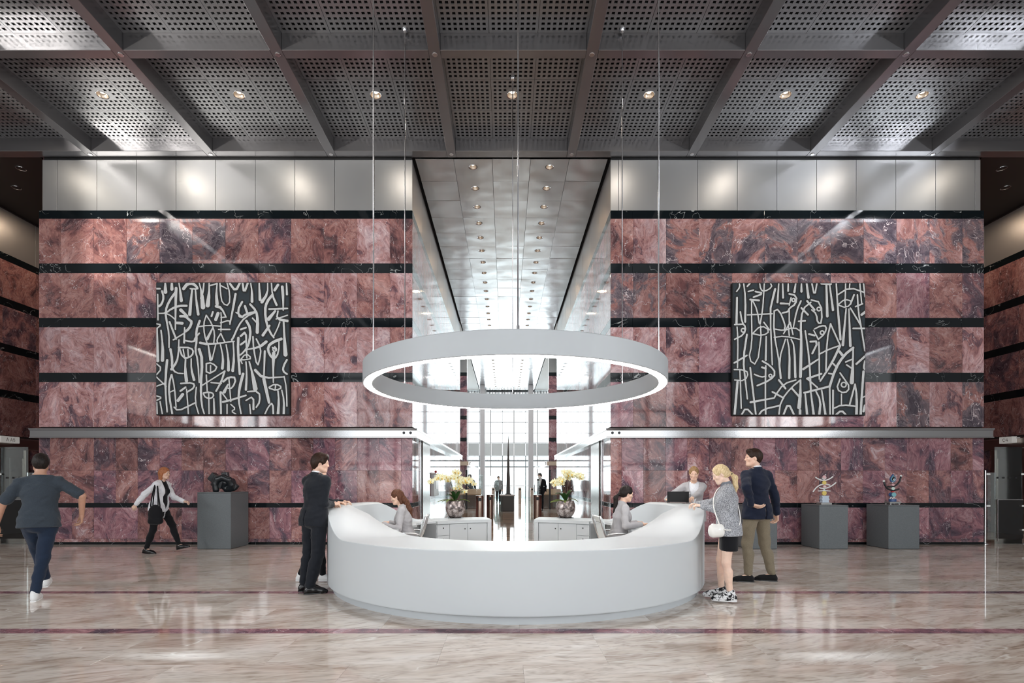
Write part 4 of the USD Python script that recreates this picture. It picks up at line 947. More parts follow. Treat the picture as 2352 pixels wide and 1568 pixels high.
    # clothes
    for g in outfit:
        kind, mat = g[0], g[1]; o = g[2] if len(g) > 2 else {}
        if kind == 'trousers':
            f = Field(dlo, dhi, .0115 + q_); torso(f, .016, upper=False); e = o.get('ease', .018)
            for sd in 'lr': leg(f, sd, e, .93, o.get('flare', 1.0))
            top = o.get('top', 1.06); f.cut(lambda p: p @ (Rt @ np.array([0, 0, 1.0])) - (T(0, 0, top) @ (Rt @ np.array([0, 0, 1.0])))); f.ripple(.009, 22, o.get('seed', 1), (.8, .8, 1.6)); f.ripple(.003, 50, 7, (.8, .8, 1.6)); put('trousers', f.mesh(), mat)
        elif kind == 'skirt':
            z0 = o['hem']; f = Field((P0[0] - .3, P0[1] - .3, z0 - .04), P0 + (.3, .3, .16), .0115); f.ell(T(0, -.01, .98), (.165, .125, .13), k=.03)
            for x in (-.075, 0, .075): f.cone(P0 + (x, -.012, 0), (P0[0] + x * 1.05, P0[1] - .005, z0 - .05), .105, .098, .04)
            f.cut(lambda p: z0 - p[..., 2]); f.ripple(.004, 18, 3); put('skirt', f.mesh(), mat)
        elif kind in ('jacket', 'tshirt', 'shirt'):
            e = o.get('ease', .028 if kind == 'jacket' else .014); hem = o.get('hem', .82); gl = ulo.copy(); gl[2] = min(ulo[2], P0[2] + hem - .95 - .06); f = Field(gl, uhi, .0105 + q_)
            torso(f, e); fl = o.get('flare', 1.0)
            if hem < .95:
                for x in (-.075, 0, .075): f.cone(T(x, -.01, 1.0), T(x * 1.15 * fl, -.012, hem - .06), .095 + e * .8, .103 + e * fl, .05)
            f.cone(J['neck'] + Rt @ np.array([0, 0, -.03]), J['neck'] + Rt @ np.array([0, -.004, .015]), .066 + e * .3, .058 + e * .2, .03)
            base = f.F.copy(); zb = o.get('open'); q = Ti(f.pts())
            if zb:
                w = np.clip((q[..., 2] - zb) * o.get('slope', .26), 0, .085); f.F = np.maximum(f.F, -np.maximum(np.abs(q[..., 0]) - w, .02 - q[..., 1]))
                f.F = np.maximum(f.F, -np.maximum(np.maximum(np.abs(q[..., 0]) - np.clip((zb - q[..., 2]) * .12, .0, .05), .03 - q[..., 1]), q[..., 2] - zb))
            jk = kind == 'shirt' and any(x[0] == 'jacket' for x in outfit)
            for sd in 'lr': arm(f, sd, 0.0 if jk else e * .62, .3 if jk else o.get('sleeve', 1.96), o.get('cuff', 1.0))
            f.ripple(o.get('fold', .008) * (1.2 if kind != 'shirt' else .3), o.get('freq', 23), o.get('seed', 2), (1, 1, 1.5)); f.ripple(.003 if kind != 'shirt' else .001, 48, o.get('seed', 2) + 50, (1, 1, 1.5))
            f.cut(lambda p: hem - Ti(p)[..., 2] * 1.0)
            f.cut(lambda p: np.where(np.linalg.norm((Ti(p) - np.array([0, 0, 1.475]))[..., :2], axis=-1) < .14, Ti(p)[..., 2] - 1.497, -1))
            f.cone(J['neck'] + Rt @ np.array([0, .01, -.005]), hc, .052, .05, 0, sub=True)
            if o.get('vent'): f.F = np.maximum(f.F, -np.maximum(np.maximum(np.abs(q[..., 0] - .004) - .007, q[..., 1] + .05), q[..., 2] - (hem + .2)))
            jm = put(kind if kind != 'shirt' else 'shirt', f.mesh(), mat)
            if kind == 'jacket' and zb:
                lw = np.clip((q[..., 2] - zb) * .30, 0, .055) * np.clip((1.50 - q[..., 2]) / .07, 0, 1)
                for sg_ in (-1, 1):
                    x = q[..., 0] * sg_; lf = Field(gl, uhi, .0105 + q_); lf.F = np.maximum.reduce([base - .010, -(base + .02), x - w - lw, w - .004 - x, .02 - q[..., 1]])
                    v, fc = lf.mesh()
                    if len(fc): put('lapel', (v, fc), mat, 40, parent=jm)
            if kind == 'jacket' and o.get('collar', True):
                cv, cf = lathe([(.064, -.012), (.078, -.022), (.080, -.012), (.072, .022), (.064, .024), (.061, .01), (.064, -.012)], (0, 0, 0), 28); cf = cf[(cv[cf][:, :, 1] < .03).all(1)] if zb else cf; put('collar', (cv @ (Rt @ rotx(-10)).T + J['neck'] + Rt @ np.array([0, .004, .012]), cf), mat, 40, parent=jm)
            if kind == 'shirt' and o.get('collar', True):
                cv, cf = lathe([(.059, -.02), (.070, -.016), (.064, .034), (.058, .036), (.057, .0), (.059, -.02)], (0, 0, 0), 28); put('shirt_collar', (cv @ (Rt @ rotx(-10)).T + J['neck'] + Rt @ np.array([0, .006, .018]), cf), mat, 40, parent=jm)
            if o.get('buttons'):
                for z in (1.10, .98): put('button', move(VF(trimesh.creation.icosphere(1, .009)), T(.0, .125 + e, z)), 'blackpaint', parent=jm)
        elif kind == 'tie':
            f = Field((-.06, -.1, .9) + P0 * 0, (.06, .3, 1.6), .006); pts = [T(0, .085, 1.455), T(0, .115, 1.40), T(0, .128, 1.28), T(0, .124, 1.12)]
            put('tie', tube(pts, (.016, .014, .02, .026), 8), mat)
        elif kind == 'shoes':
            for sd in 'lr':
                sl = o.get('style', 'dress'); f = Field((-.075, -.12, -.03), (.075, .24, .16), .0055); chunk = .012 if sl == 'chunky' else 0
                f.cone((0, -.055, .036), (0, .02, .040), .034 + chunk, .035 + chunk, .03).cone((0, .02, .040), (.0, .125, .028), .036 + chunk, .037 + chunk * .6, .03).cone((0, .125, .028), (0, .178, .02), .037 + chunk * .5, .022 + chunk, .03)
                f.cone((0, -.035, .07), (0, -.03, .105 if sl != 'loafer' else .075), .036 + chunk, .037 + chunk, .03).cone((0, -.01, .075), (0, .09, .045), .034 + chunk, .028 + chunk, .03)
                f.cut(lambda p: .0 - p[..., 2])
                if sl == 'loafer': f.cone((0, -.02, .10), (0, .045, .088), .036, .022, .008, sub=True)
                R = rotz(-J['fy' + sd]) @ rotx(-J['fp' + sd]); A = J['an' + sd]; off = A - R @ np.array([0, -.02, .085])
                v, fc = f.mesh(); sh = put('shoe', (v @ R.T + off, fc), mat)
                ring = [(x, y) for x, y in ((-.026, -.080), (0, -.090), (.026, -.080), (.035, -.04), (.035, .05), (.039, .11), (.031, .168), (.012, .192), (-.012, .192), (-.031, .168), (-.039, .11), (-.035, .05), (-.035, -.04))]
                st = .034 if sl == 'chunky' else .013; pg = sg.Polygon(ring).buffer(.001 + chunk * .8, 4); m = trimesh.creation.extrude_polygon(pg, st, engine='earcut'); v, fc = VF(m); v = v + np.array([0, 0, -.001])
                put('sole', (v @ R.T + off, fc), o.get('sole', 'leather'), 40, parent=sh)
                if sl in ('sneaker', 'chunky'):
                    for i in range(4): put('lace', tube([off + R @ np.array(q_) for q_ in ((-.024, .012 + .022 * i, .088 + chunk - .011 * i), (0, .018 + .022 * i, .099 + chunk - .012 * i), (.024, .012 + .022 * i, .088 + chunk - .011 * i))], .0035, 5), 'blackpaint' if sl == 'chunky' else 'whitecloth', parent=sh)
    return per, J, (lambda p: (np.asarray(p) * s) @ Rw.T + org), T, hc, Rh, put
DRESS, SN = ('shoes', 'leather', {'style': 'dress'}), ('shoes', 'sneaker', {'style': 'sneaker', 'sole': 'sneaker'})

# man in the dark suit, leaning on the left end of the desk
person('man in a dark charcoal suit leaning on the raised left side of the desk', (-2.60, 6.80), 32, 1.77, lean=4, twist=0, head=(50, -6),
       hands={'r': (-2.44, 6.98, 1.115), 'l': (-2.47, 7.16, 1.125)}, elbows={'r': (.25, -.7, -1), 'l': (-.7, .2, -.8)}, hand_pose={'r': {'dir': (.55, .8, -.05), 'back': (0, 0, 1), 'curl': .5}, 'l': {'dir': (.6, -.6, 0), 'back': (0, 0, 1), 'curl': .6}},
       feet={'r': ((-2.60, 6.63, .09), 34, 0), 'l': ((-2.74, 6.80, .09), 34, 0)}, knees={'r': (.9, .8, 0), 'l': (0, 1, 0)},
       outfit=(('shirt', 'whitecloth', {'ease': .012, 'hem': .95}), ('jacket', 'suit', {'hem': .83, 'vent': True, 'seed': 4}), ('trousers', 'suit', {'ease': .024, 'flare': 1.1, 'seed': 5}), DRESS), hair=('swept', 'hair_brown'))
# woman half hidden behind him
person('woman with a brown ponytail and white sneakers, almost hidden behind the suited man', (-2.83, 7.44), 84, 1.66, True, lean=3, head=(5, -5), hands={'r': (-2.52, 7.45, 1.12), 'l': (-2.52, 7.75, 1.12)}, elbows={'r': (.4, -1, -.5), 'l': (-.4, -1, -.5)}, hand_pose={'r': {'dir': (1, .2, 0), 'back': (0, 0, 1)}, 'l': {'dir': (1, -.2, 0), 'back': (0, 0, 1)}},
       feet={'r': ((-2.72, 7.46, .09), 4, 0), 'l': ((-3.04, 7.46, .09), 4, 0)}, outfit=(('shirt', 'suit', {'ease': .016, 'hem': .86}), ('trousers', 'blackcloth', {'ease': .008}), SN), hair=('pony_tail_low', 'hair_auburn'))
# three receptionists
person('receptionist with loose brown hair bent over the left side of the desk', (-1.62, 7.98), -96, 1.66, True, lean=11, pelvis=(0, 0, .545), head=(0, -14), hands={'l': (-1.93, 7.76, .785), 'r': (-1.92, 8.12, .785)}, elbows={'l': (-.6, -.4, -1), 'r': (.6, -.4, -1)},
       hand_pose={'l': {'dir': (-1, .3, .1), 'back': (0, 0, 1), 'curl': .5}, 'r': {'dir': (-1, -.2, .1), 'back': (0, 0, 1), 'curl': .4}}, feet={'l': ((-1.80, 7.9, .09), 0, 0), 'r': ((-1.78, 8.1, .09), 0, 0)}, face=1,
       outfit=(('shirt', 'whitecloth', {'ease': .012, 'hem': .96, 'collar': False}), ('jacket', 'greyjacket', {'hem': .86, 'seed': 8, 'fold': .009, 'open': 1.08}), ('trousers', 'blackcloth', {'ease': .012}), DRESS), hair=('long_half', 'hair_auburn'))
person('receptionist with a long black ponytail seated at the right side of the desk', (1.57, 7.95), 86, 1.70, True, lean=8, pelvis=(0, 0, .575), head=(0, -12), hands={'r': (1.86, 7.72, .79), 'l': (1.86, 8.05, .79)}, elbows={'l': (-.5, -.8, -1), 'r': (.5, -.8, -1)},
       hand_pose={'l': {'dir': (1, 0, .1), 'back': (0, 0, 1), 'curl': .5}, 'r': {'dir': (1, .2, .1), 'back': (0, 0, 1), 'curl': .4}}, feet={'l': ((1.78, 8.05, .09), 0, 0), 'r': ((1.76, 7.85, .09), 0, 0)}, face=1,
       outfit=(('shirt', 'whitecloth', {'ease': .012, 'hem': .96, 'collar': False}), ('jacket', 'greyjacket', {'hem': .86, 'seed': 9, 'fold': .008, 'open': 1.08}), ('trousers', 'blackcloth', {'ease': .012}), DRESS), hair=('pony_tail_long', 'hair_black'))
r3 = person('standing receptionist in a grey jacket and white top, looking down at the black laptop', (2.98, 8.72), 196, 1.66, True, lean=4, head=(2, -14), hands={'l': (2.74, 8.20, 1.125), 'r': (2.46, 8.50, 1.125)}, elbows={'l': (-.9, -.5, -.5), 'r': (.9, -.5, -.5)},
       hand_pose={'l': {'dir': (-.45, -.8, -.1), 'back': (0, 0, 1), 'curl': .3}, 'r': {'dir': (.2, -.9, -.1), 'back': (0, 0, 1), 'curl': .3}}, face=1,
       outfit=(('shirt', 'whitecloth', {'ease': .016, 'hem': .93, 'collar': False}), ('jacket', 'greyjacket', {'hem': .80, 'open': 1.06, 'seed': 12}), ('trousers', 'blackcloth'), DRESS), hair=('tail_bun', 'hair_honey'))
r3[6]('name_badge', (lambda m: (VF(m)[0] + r3[3](.095, .145, 1.30), VF(m)[1]))(cbox(-.032, .032, -.004, .004, -.011, .011, .002)), 'sneaker', False, 'small white name badge')
# blond woman
bw = person('blond woman with ponytail, grey tweed cardigan, black skirt and chunky sneakers at the desk', (2.50, 6.24), -76, 1.62, True, lean=3, head=(-2, -22), hands={'l': (2.27, 6.42, 1.12), 'r': (2.34, 6.78, 1.12)}, elbows={'l': (-.5, -.7, -.8), 'r': (.5, -.9, -.5)},
       hand_pose={'l': {'dir': (-.8, .5, .1), 'back': (-.1, -.3, 1), 'curl': .6}, 'r': {'dir': (-.9, -.2, .1), 'back': (0, 0, 1), 'curl': .5}}, feet={'l': ((2.49, 6.15, .10), 0, 0), 'r': ((2.47, 6.36, .10), 8, 0)}, face=1,
       outfit=(('shirt', 'greytop', {'ease': .014, 'hem': .93}), ('jacket', 'tweed', {'hem': .845, 'ease': .036, 'seed': 15, 'fold': .007, 'collar': False}), ('skirt', 'blackcloth', {'hem': .655}), ('shoes', 'sneakmix', {'style': 'chunky', 'sole': 'sneaker'})), hair=('pony_tail_low', 'hair_blond'), skin='skin_pale')
# man in navy blazer
person('tall man in a navy blazer and khaki trousers standing right of the blond woman', (3.44, 7.50), -20, 1.87, lean=1, head=(-60, 0), hands={'l': (3.26, 7.28, 1.10), 'r': (3.80, 7.62, .93)}, elbows={'l': (-1, -.9, -.2), 'r': (.5, -1, 0)},
       hand_pose={'l': {'dir': (.7, -.2, -.25), 'back': (0, -.5, -1), 'curl': .15}, 'r': {'dir': (.1, .3, -1), 'back': (1, 0, 0), 'curl': .5}}, feet={'l': ((3.30, 7.44, .09), -56, 0), 'r': ((3.66, 7.50, .09), -48, 0)}, knees={'l': (-.1, 1, 0), 'r': (.1, 1, 0)},
       outfit=(('shirt', 'whitecloth', {'ease': .012, 'hem': .95}), ('jacket', 'navy', {'hem': .83, 'vent': True, 'flare': 1.12, 'seed': 17}), ('trousers', 'khaki', {'ease': .016, 'seed': 18}), ('shoes', 'suede', {'style': 'loafer'})), hair=('short', 'hair_brown'))
# passers-by on the left
person('man seen from behind in a slate t-shirt and dark jeans walking away', (-5.76, 6.36), -32, 1.75, lean=5, twist=0, head=(-4, -2), hands={'l': (-6.14, 6.22, .92), 'r': (-5.46, 6.62, 1.0)}, elbows={'l': (-1.2, -.6, 0), 'r': (1.4, -.7, -.1)},
       feet={'r': ((-5.72, 6.25, .085), 4, 0), 'l': ((-5.98, 6.72, .10), 0, -8)}, knees={'l': (-.1, 1, 0), 'r': (.05, 1, 0)}, skin='skin_tan',
       outfit=(('tshirt', 'tee', {'ease': .026, 'hem': .86, 'sleeve': .86, 'cuff': 1.25, 'seed': 21, 'fold': .011}), ('trousers', 'denim', {'ease': .014, 'seed': 22}), SN), hair=('crop', 'hair_black'))
person('woman with ginger hair, pale grey jacket over black clothes, striding to the right', (-6.98, 10.42), 92, 1.69, True, lean=7, head=(0, -4), hands={'r': (-7.32, 10.18, .93), 'l': (-6.58, 10.55, 1.02)}, elbows={'l': (-.3, -1, -.6), 'r': (.2, -1, .2)}, hand_pose={'l': {'dir': (1, 0, -.1), 'back': (0, .3, 1), 'curl': .5}},
       feet={'l': ((-6.62, 10.50, .10), 0, -12), 'r': ((-7.19, 10.34, .09), 0, 6)}, knees={'l': (0, 1, 0), 'r': (0, 1, 0)},
       outfit=(('shirt', 'blackcloth', {'ease': .02, 'hem': .86, 'collar': False}), ('jacket', 'whitecloth', {'hem': .86, 'ease': .034, 'seed': 25, 'open': .90, 'slope': .5, 'collar': False}), ('trousers', 'blackcloth', {'ease': .01}), ('shoes', 'leather', {'style': 'loafer'})), hair=('long_bob', 'hair_ginger'))
# guards beyond the barriers
gx = WX(1080, 28.4); person('guard in dark suit and tie standing behind the left wooden lectern', (gx, 28.4), 200, 1.78, detail=False, head=(35, -4), hands={'r': (gx - .12, 27.9, 1.08), 'l': (gx + .30, 28.05, .98)},
       outfit=(('shirt', 'whitecloth', {'ease': .014, 'hem': .95}), ('tie', 'navy'), ('jacket', 'suit', {'hem': .83, 'open': 1.12}), ('trousers', 'suit'), DRESS), hair=('short', 'hair_brown'))
gx = WX(1241, 25.6); person('grey-haired guard in dark suit standing near the right glass gate', (gx, 25.6), 188, 1.80, detail=False, head=(30, 0),
       outfit=(('shirt', 'whitecloth', {'ease': .014, 'hem': .95}), ('jacket', 'suit', {'hem': .83, 'open': 1.12}), ('trousers', 'suit'), DRESS), hair=('short', 'hair_grey'))
gx = WX(1145, 34.5); person('distant figure in a grey coat walking in from the glass doors', (gx, 34.5), 184, 1.74, detail=False, feet={'l': ((gx + .08, 34.3, .09), 0, 0), 'r': ((gx - .1, 34.75, .12), 0, 12)}, outfit=(('jacket', 'midgrey', {'hem': .78}), ('trousers', 'suit'), DRESS), hair=('short', 'hair_brown'))

# ---------------------------------------------------------------- things on and around the desk
M |= {
    'slate': plain('slate_canvas', (0.022, 0.033, 0.042), 0.75, noise=.15, scale=4), 'ink': plain('black_ink', (0.006, 0.007, 0.008), 0.6), 'chalk': plain('chalk_white_paint', (0.62, 0.63, 0.63), 0.6),
    'bronze_black': plain('black_patinated_bronze', (0.012, 0.015, 0.018), 0.28), 'pot': usdkit.material(stage, '/World/Looks/mottled_silver_glaze', {'tc': ('texture_coordinate', {}), 'n': ('noise_texture', {'scale': 11.0, 'detail': 5.0, 'roughness': 0.7}), 'r': ('rgb_ramp', {'ramp': [(0.36, (0.035, 0.03, 0.035)), (0.48, (0.22, 0.175, 0.16)), (0.56, (0.42, 0.36, 0.34)), (0.68, (0.68, 0.63, 0.62))]}), 'p': ('principled_bsdf', {'metallic': 0.55, 'roughness': 0.3})}, [('tc.object', 'n.vector'), ('n.fac', 'r.fac'), ('r.color', 'p.base_color')], surface='p.BSDF'),
    'soil': plain('bark_soil', (0.03, 0.018, 0.01), 0.9), 'leaf': plain('dark_orchid_leaf', (0.018, 0.055, 0.014), 0.35, noise=.3, scale=8), 'leaf2': plain('light_orchid_leaf', (0.16, 0.22, 0.045), 0.4, noise=.25, scale=8), 'stem': plain('orchid_stem', (0.07, 0.06, 0.03), 0.5),
    'petal': usdkit.material(stage, '/World/Looks/pale_yellow_petal', {'d': ('principled_bsdf', {'base_color': (0.85, 0.82, 0.58), 'roughness': 0.6}), 't': ('translucent_bsdf', {'color': (0.85, 0.82, 0.58)}), 'm': ('mix_closure', {'fac': 0.3})}, [('d.BSDF', 'm.closure1'), ('t.BSDF', 'm.closure2')], surface='m.closure'),
    'lip': plain('orchid_lip', (0.65, 0.42, 0.06), 0.5), 'wood': plain('pale_lectern_wood', (0.50, 0.30, 0.19), 0.4, noise=.12, scale=6), 'darkwood': plain('dark_lectern_base', (0.16, 0.09, 0.075), 0.35),
    'alu': brushed('cast_aluminium', (0.66, 0.66, 0.67), 0.25), 'chairleather': plain('pale_green_white_leather', (0.66, 0.70, 0.69), 0.45), 'screenback': plain('laptop_black', (0.008, 0.008, 0.009), 0.25), 'laptopgrey': plain('laptop_rose_grey', (0.30, 0.24, 0.23), 0.35, 0.6),
    'yellow': plain('yellow_lacquer', (0.72, 0.55, 0.14), 0.4), 'pinkl': plain('pink_lacquer', (0.68, 0.42, 0.43), 0.4), 'bluel': plain('blue_lacquer', (0.035, 0.085, 0.24), 0.35), 'teal': plain('teal_lacquer', (0.20, 0.45, 0.50), 0.4), 'redl': plain('red_lacquer', (0.45, 0.03, 0.03), 0.4), 'mint': plain('mint_lacquer', (0.60, 0.72, 0.66), 0.4), 'whitel': plain('white_lacquer', (0.78, 0.79, 0.78), 0.35), 'paleblue': plain('pale_blue_lacquer', (0.52, 0.60, 0.70), 0.4),
    'turnsteel': brushed('turnstile_steel', (0.62, 0.49, 0.41), 0.2), 'signface': plain('brushed_sign_plate', (0.36, 0.36, 0.35), 0.35, 0.7), 'litsign': plain('backlit_sign_plate', (0.40, 0.39, 0.37), 0.4, emission_color=(1.0, 0.97, 0.92), emission_strength=0.13), 'tinted': pane('dark_gate_glass', (0.25, 0.22, 0.21), 1.6),
}

def chair(pos, turn, label):
    o = np.array([pos[0], pos[1], 0.0]); R = rotz(turn)                                # local: +y is where the sitter looks
    t = thing('office_chair', label, 'chair', o, 'white leather office chairs behind the desk')
    P = lambda nm, m, mat, sm=False: part(t, nm, move(m, o, R), M[mat], sm)
    def sling(path, w, th=.024):
        path = np.asarray(path, float); d = np.gradient(path, axis=0); d /= np.linalg.norm(d, axis=1, keepdims=True); n = np.stack([-d[:, 1], d[:, 0]], 1)
        rings = []
        for p, q in zip(path, n):
            a, b = p + q * th / 2, p - q * th / 2; rings.append([(-w, a[0], a[1]), (w, a[0], a[1]), (w, b[0], b[1]), (-w, b[0], b[1])])
        return outward(sweep(rings, None))
    back = bezier((-.19, .50), (-.26, .60), (-.275, .80), 10)
    P('backrest', sling(back, .225), 'chairleather', 40); P('headrest', sling(bezier((-.275, .815), (-.30, .86), (-.325, .90), 5), .225), 'chairleather', 40); P('seat', sling(bezier((-.19, .485), (0, .42), (.24, .465), 12), .235, .04), 'chairleather', 40)
    for s in (-1, 1):
        pth = np.vstack([[(s * .245, y, z) for y, z in bezier((.25, .47), (0, .425), (-.19, .48), 8)], [(s * .245, y, z) for y, z in bezier((-.20, .50), (-.265, .60), (-.34, .91), 10)]])
        P('side_frame', tube(pth, .014, 8), 'alu', True)
        P('armrest', tube(np.vstack([bezier((s * .25, -.24, .62), (s * .31, -.24, .66), (s * .31, -.05, .66), 8), bezier((s * .31, .0, .66), (s * .31, .16, .66), (s * .26, .16, .45), 9)]), .012, 8), 'alu', True)
    for y, z in ((.22, .455), (-.19, .485), (-.275, .807)): P('cross_bar', rod((-.245, y, z), (.245, y, z), .012, 8), 'alu')
    P('column', rod((0, 0, .12), (0, 0, .43), .028, 16), 'alu', 40)
    for k in range(5):
        a = math.radians(72 * k + 18); u = np.array([math.cos(a), math.sin(a), 0]); e = u * .29
        P('base_leg', tube([np.array([0, 0, .13]), u * .15 + (0, 0, .115), e + (0, 0, .075)], .022, 8, r2=.013), 'alu', True)
        P('caster', rod(e + (-.018 * math.sin(a), .018 * math.cos(a), .028), e + (.018 * math.sin(a), -.018 * math.cos(a), .028), .028, 14), 'blackpaint', 40)
chair((-1.66, 7.99), 94, 'white leather office chair of the brown-haired receptionist')
chair((1.56, 7.93), -86, 'white leather office chair of the receptionist with the black ponytail')

# laptop on the right end of the counter
lo_ = np.array([2.535, 8.16, 1.081]); lp = thing('laptop', 'black laptop seen from the back, open on the raised right side of the desk', 'laptop', lo_); R = rotz(-14)
part(lp, 'base', move(cbox(-.16, .16, -.02, .20, 0, .016, .004), lo_, R), M['laptopgrey']); part(lp, 'screen', move(move(cbox(-.16, .16, -.005, .005, 0, .175, .004), (0, -.015, .012), rotx(14)), lo_, R), M['screenback'])
part(lp, 'hinge', move(rod((-.12, -.016, .014), (.12, -.016, .014), .008, 10), lo_, R), M['laptopgrey']); part(lp, 'maker_mark', move(move(lathe([(0, -.0005), (.012, -.0005), (.012, .0005), (0, .0005)], n=20), (0, -.010, .085), rotx(104)), lo_, R), M['bronze'])

# bags
BL = lambda x, y, z: bw[2](bw[3](x, y, z)); bo = BL(-.20, .17, .84); bag = thing('shoulder_bag', 'white leather shoulder bag hanging in front of the blond woman', 'bag', bo)
f = Field((-.14, -.10, -.04), (.14, .10, .24), .006); f.cone((-.05, 0, .045), (.05, 0, .045), .045, k=.03).cone((-.062, 0, .12), (.062, 0, .12), .034, k=.04).cone((-.06, 0, .08), (.06, 0, .08), .042, k=.04).cone((-.06, -.012, .135), (.06, -.012, .105), .03, k=.004)
part(bag, 'pouch', move(f.mesh(), bo, rotz(20)), M['whiteleather'], True); part(bag, 'clasp', move(lathe([(0, -.006), (.012, -.006), (.012, .006), (0, .006)], n=16), bo + (0.02, -.042, .10), rotx(90)), M['steel'])
from scipy.interpolate import CubicSpline
sp_ = np.array([bo + (0, 0, .14), BL(-.17, .13, 1.02), BL(-.10, .165, 1.18), BL(-.01, .15, 1.33), BL(.06, .085, 1.44), BL(.085, .0, 1.475), BL(.075, -.07, 1.44), BL(.03, -.115, 1.33), BL(-.06, -.135, 1.15), BL(-.15, -.115, 1.0), BL(-.205, .0, .93), bo + (0, .02, .13)])
part(bag, 'strap', tube(CubicSpline(np.arange(len(sp_)), sp_)(np.linspace(0, len(sp_) - 1, 60)), .007, 6), M['whiteleather'], True)
bo = np.array([-6.86, 10.12, .62]); bag = thing('tote_bag', 'black tote bag hanging from the shoulder of the ginger-haired woman', 'bag', bo)
f = Field((-.2, -.1, -.06), (.2, .1, .42), .009); f.ell((0, 0, .16), (.14, .055, .19), k=0).cone((-.09, 0, .03), (.09, 0, .03), .05, k=.05); f.ripple(.005, 22, 6)
part(bag, 'pouch', move(f.mesh(), bo), M['blackcloth'], True)
for y in (-.03, .03): part(bag, 'handle', tube(np.vstack([bezier(bo + (-.07, y, .31), bo + (-.07, y + .02, .55), (-6.93, 10.24, 1.40), 8), bezier((-6.92, 10.26, 1.41), (-6.86, 10.2, 1.2), bo + (.07, y, .31), 8)]), .011, 6), M['blackcloth'], True)

def orchid(loc, label, clusters, seed):
    r = random.Random(seed); o = np.asarray(loc, float); t = thing('potted_orchid', label, 'plant', o)
    part(t, 'pot', lathe([(0, 0), (.10, 0), (.108, .012), (.155, .075), (.183, .15), (.188, .205), (.176, .27), (.158, .318), (.163, .33), (.150, .33), (.146, .31), (.165, .26)], o, 48), M['pot'], 40)
    part(t, 'saucer', lathe([(0, -.0), (.15, 0), (.16, .006), (.15, .010), (0, .010)], o, 40), M['blackpaint'], 40); part(t, 'soil', lathe([(0, .295), (.15, .29), (.15, .27)], o, 24), M['soil'], True)
    for k in range(11):
        a = r.uniform(0, 6.28) if k > 3 else (3.1, 0.1, 1.2, 2.2)[k]; dark = k >= 7; L = r.uniform(.16, .26) if dark else r.uniform(.22, .38); up = r.uniform(.14, .24) if dark else r.uniform(.0, .09)
        u = np.array([math.cos(a), math.sin(a), 0]); w = np.array([-u[1], u[0], 0]); pth = bezier(o + (0, 0, .30), o + u * L * .5 + (0, 0, .34 + up), o + u * L + (0, 0, .30 + up * (.9 if dark else .1)), 9)
        rings = []
        for i, p in enumerate(pth):
            b = (.045 if dark else .030) * math.sin(math.pi * (i + .6) / 9.2) ** .7; rings.append([p - w * b + (0, 0, b * .35), p, p + w * b + (0, 0, b * .35), p + (0, 0, -.005)])
        part(t, 'leaf', outward(sweep(rings, None)), M['leaf' if dark else 'leaf2'], 50)
    def blossom(c, face, roll, s):
        f_ = unit(face); x = unit(np.cross((0, 0, 1), f_)); z = np.cross(f_, x); Rb = np.stack([x, f_, z], 1) @ roty(roll); m = []
        for ang, L, wd in ((90, .048, .022), (210, .046, .022), (330, .046, .022), (12, .050, .040), (168, .050, .040)):
            d = np.array([math.cos(math.radians(ang)), 0, math.sin(math.radians(ang))]); n_ = np.array([-d[2], 0, d[0]]); pr_ = []
            for q in (0, .3, .62, .88, 1): 
                b = wd * math.sin(math.pi * min(.98, .12 + q * .86)) ; p = d * L * q + np.array([0, .012 * q - .016 * q * q, 0]); pr_.append([p - n_ * b * .5 + (0, .004, 0), p, p + n_ * b * .5 + (0, .004, 0), p + (0, -.002, 0)])
            m.append(outward(sweep(pr_, None)))
        p_ = part(t, 'blossom', move((lambda v, f: (v * s, f))(*join(*m)), c, Rb), M['petal'], 60)
        part(p_, 'lip', move(tube([np.array(q) * s for q in ((0, .0, .004), (0, .014, -.004), (0, .010, -.022))], .008 * s, 6, r2=.004 * s), c, Rb), M['lip'], True)
    for (dx, dz, n) in clusters:
        base = o + (dx * .12, r.uniform(-.03, .03), .30); top = o + (dx, r.uniform(-.06, .06), dz); stem = bezier(base, base + (dx * .1, 0, dz * .75), top, 14); tip = bezier(top, top + (dx * .5 + .02, -.02, .05), top + (dx * .8 + .06 * np.sign(dx + .01), -.05, -.06), 8)
        part(t, 'flower_stem', tube(np.vstack([stem, tip[1:]]), .0055, 6), M['stem'], True)
        for k in range(n):
            q = k / max(1, n - 1); p = stem[int(8 + 5 * min(1, q * 1.6))] if q < .55 else tip[int((q - .55) / .45 * 7)]
            blossom(p + (r.uniform(-.055, .055), -.03 + r.uniform(-.03, .02), r.uniform(-.05, .05)), (r.uniform(-.5, .5), -1, r.uniform(-.1, .35)), r.uniform(-25, 25), r.uniform(1.2, 1.5))
orchid((WX(1046, 10.1), 10.1, .72), 'pale yellow orchid with three flower stems in a silvery pot on the left low cabinet', [(-.26, .74, 18), (.0, .82, 13), (.16, .70, 18), (.05, .56, 4)], 3)
orchid((WX(1299, 10.1), 10.1, .72), 'pale yellow orchid in a stained silvery pot on the right low cabinet', [(-.13, .70, 15), (.03, .84, 14), (.15, .80, 15)], 9)

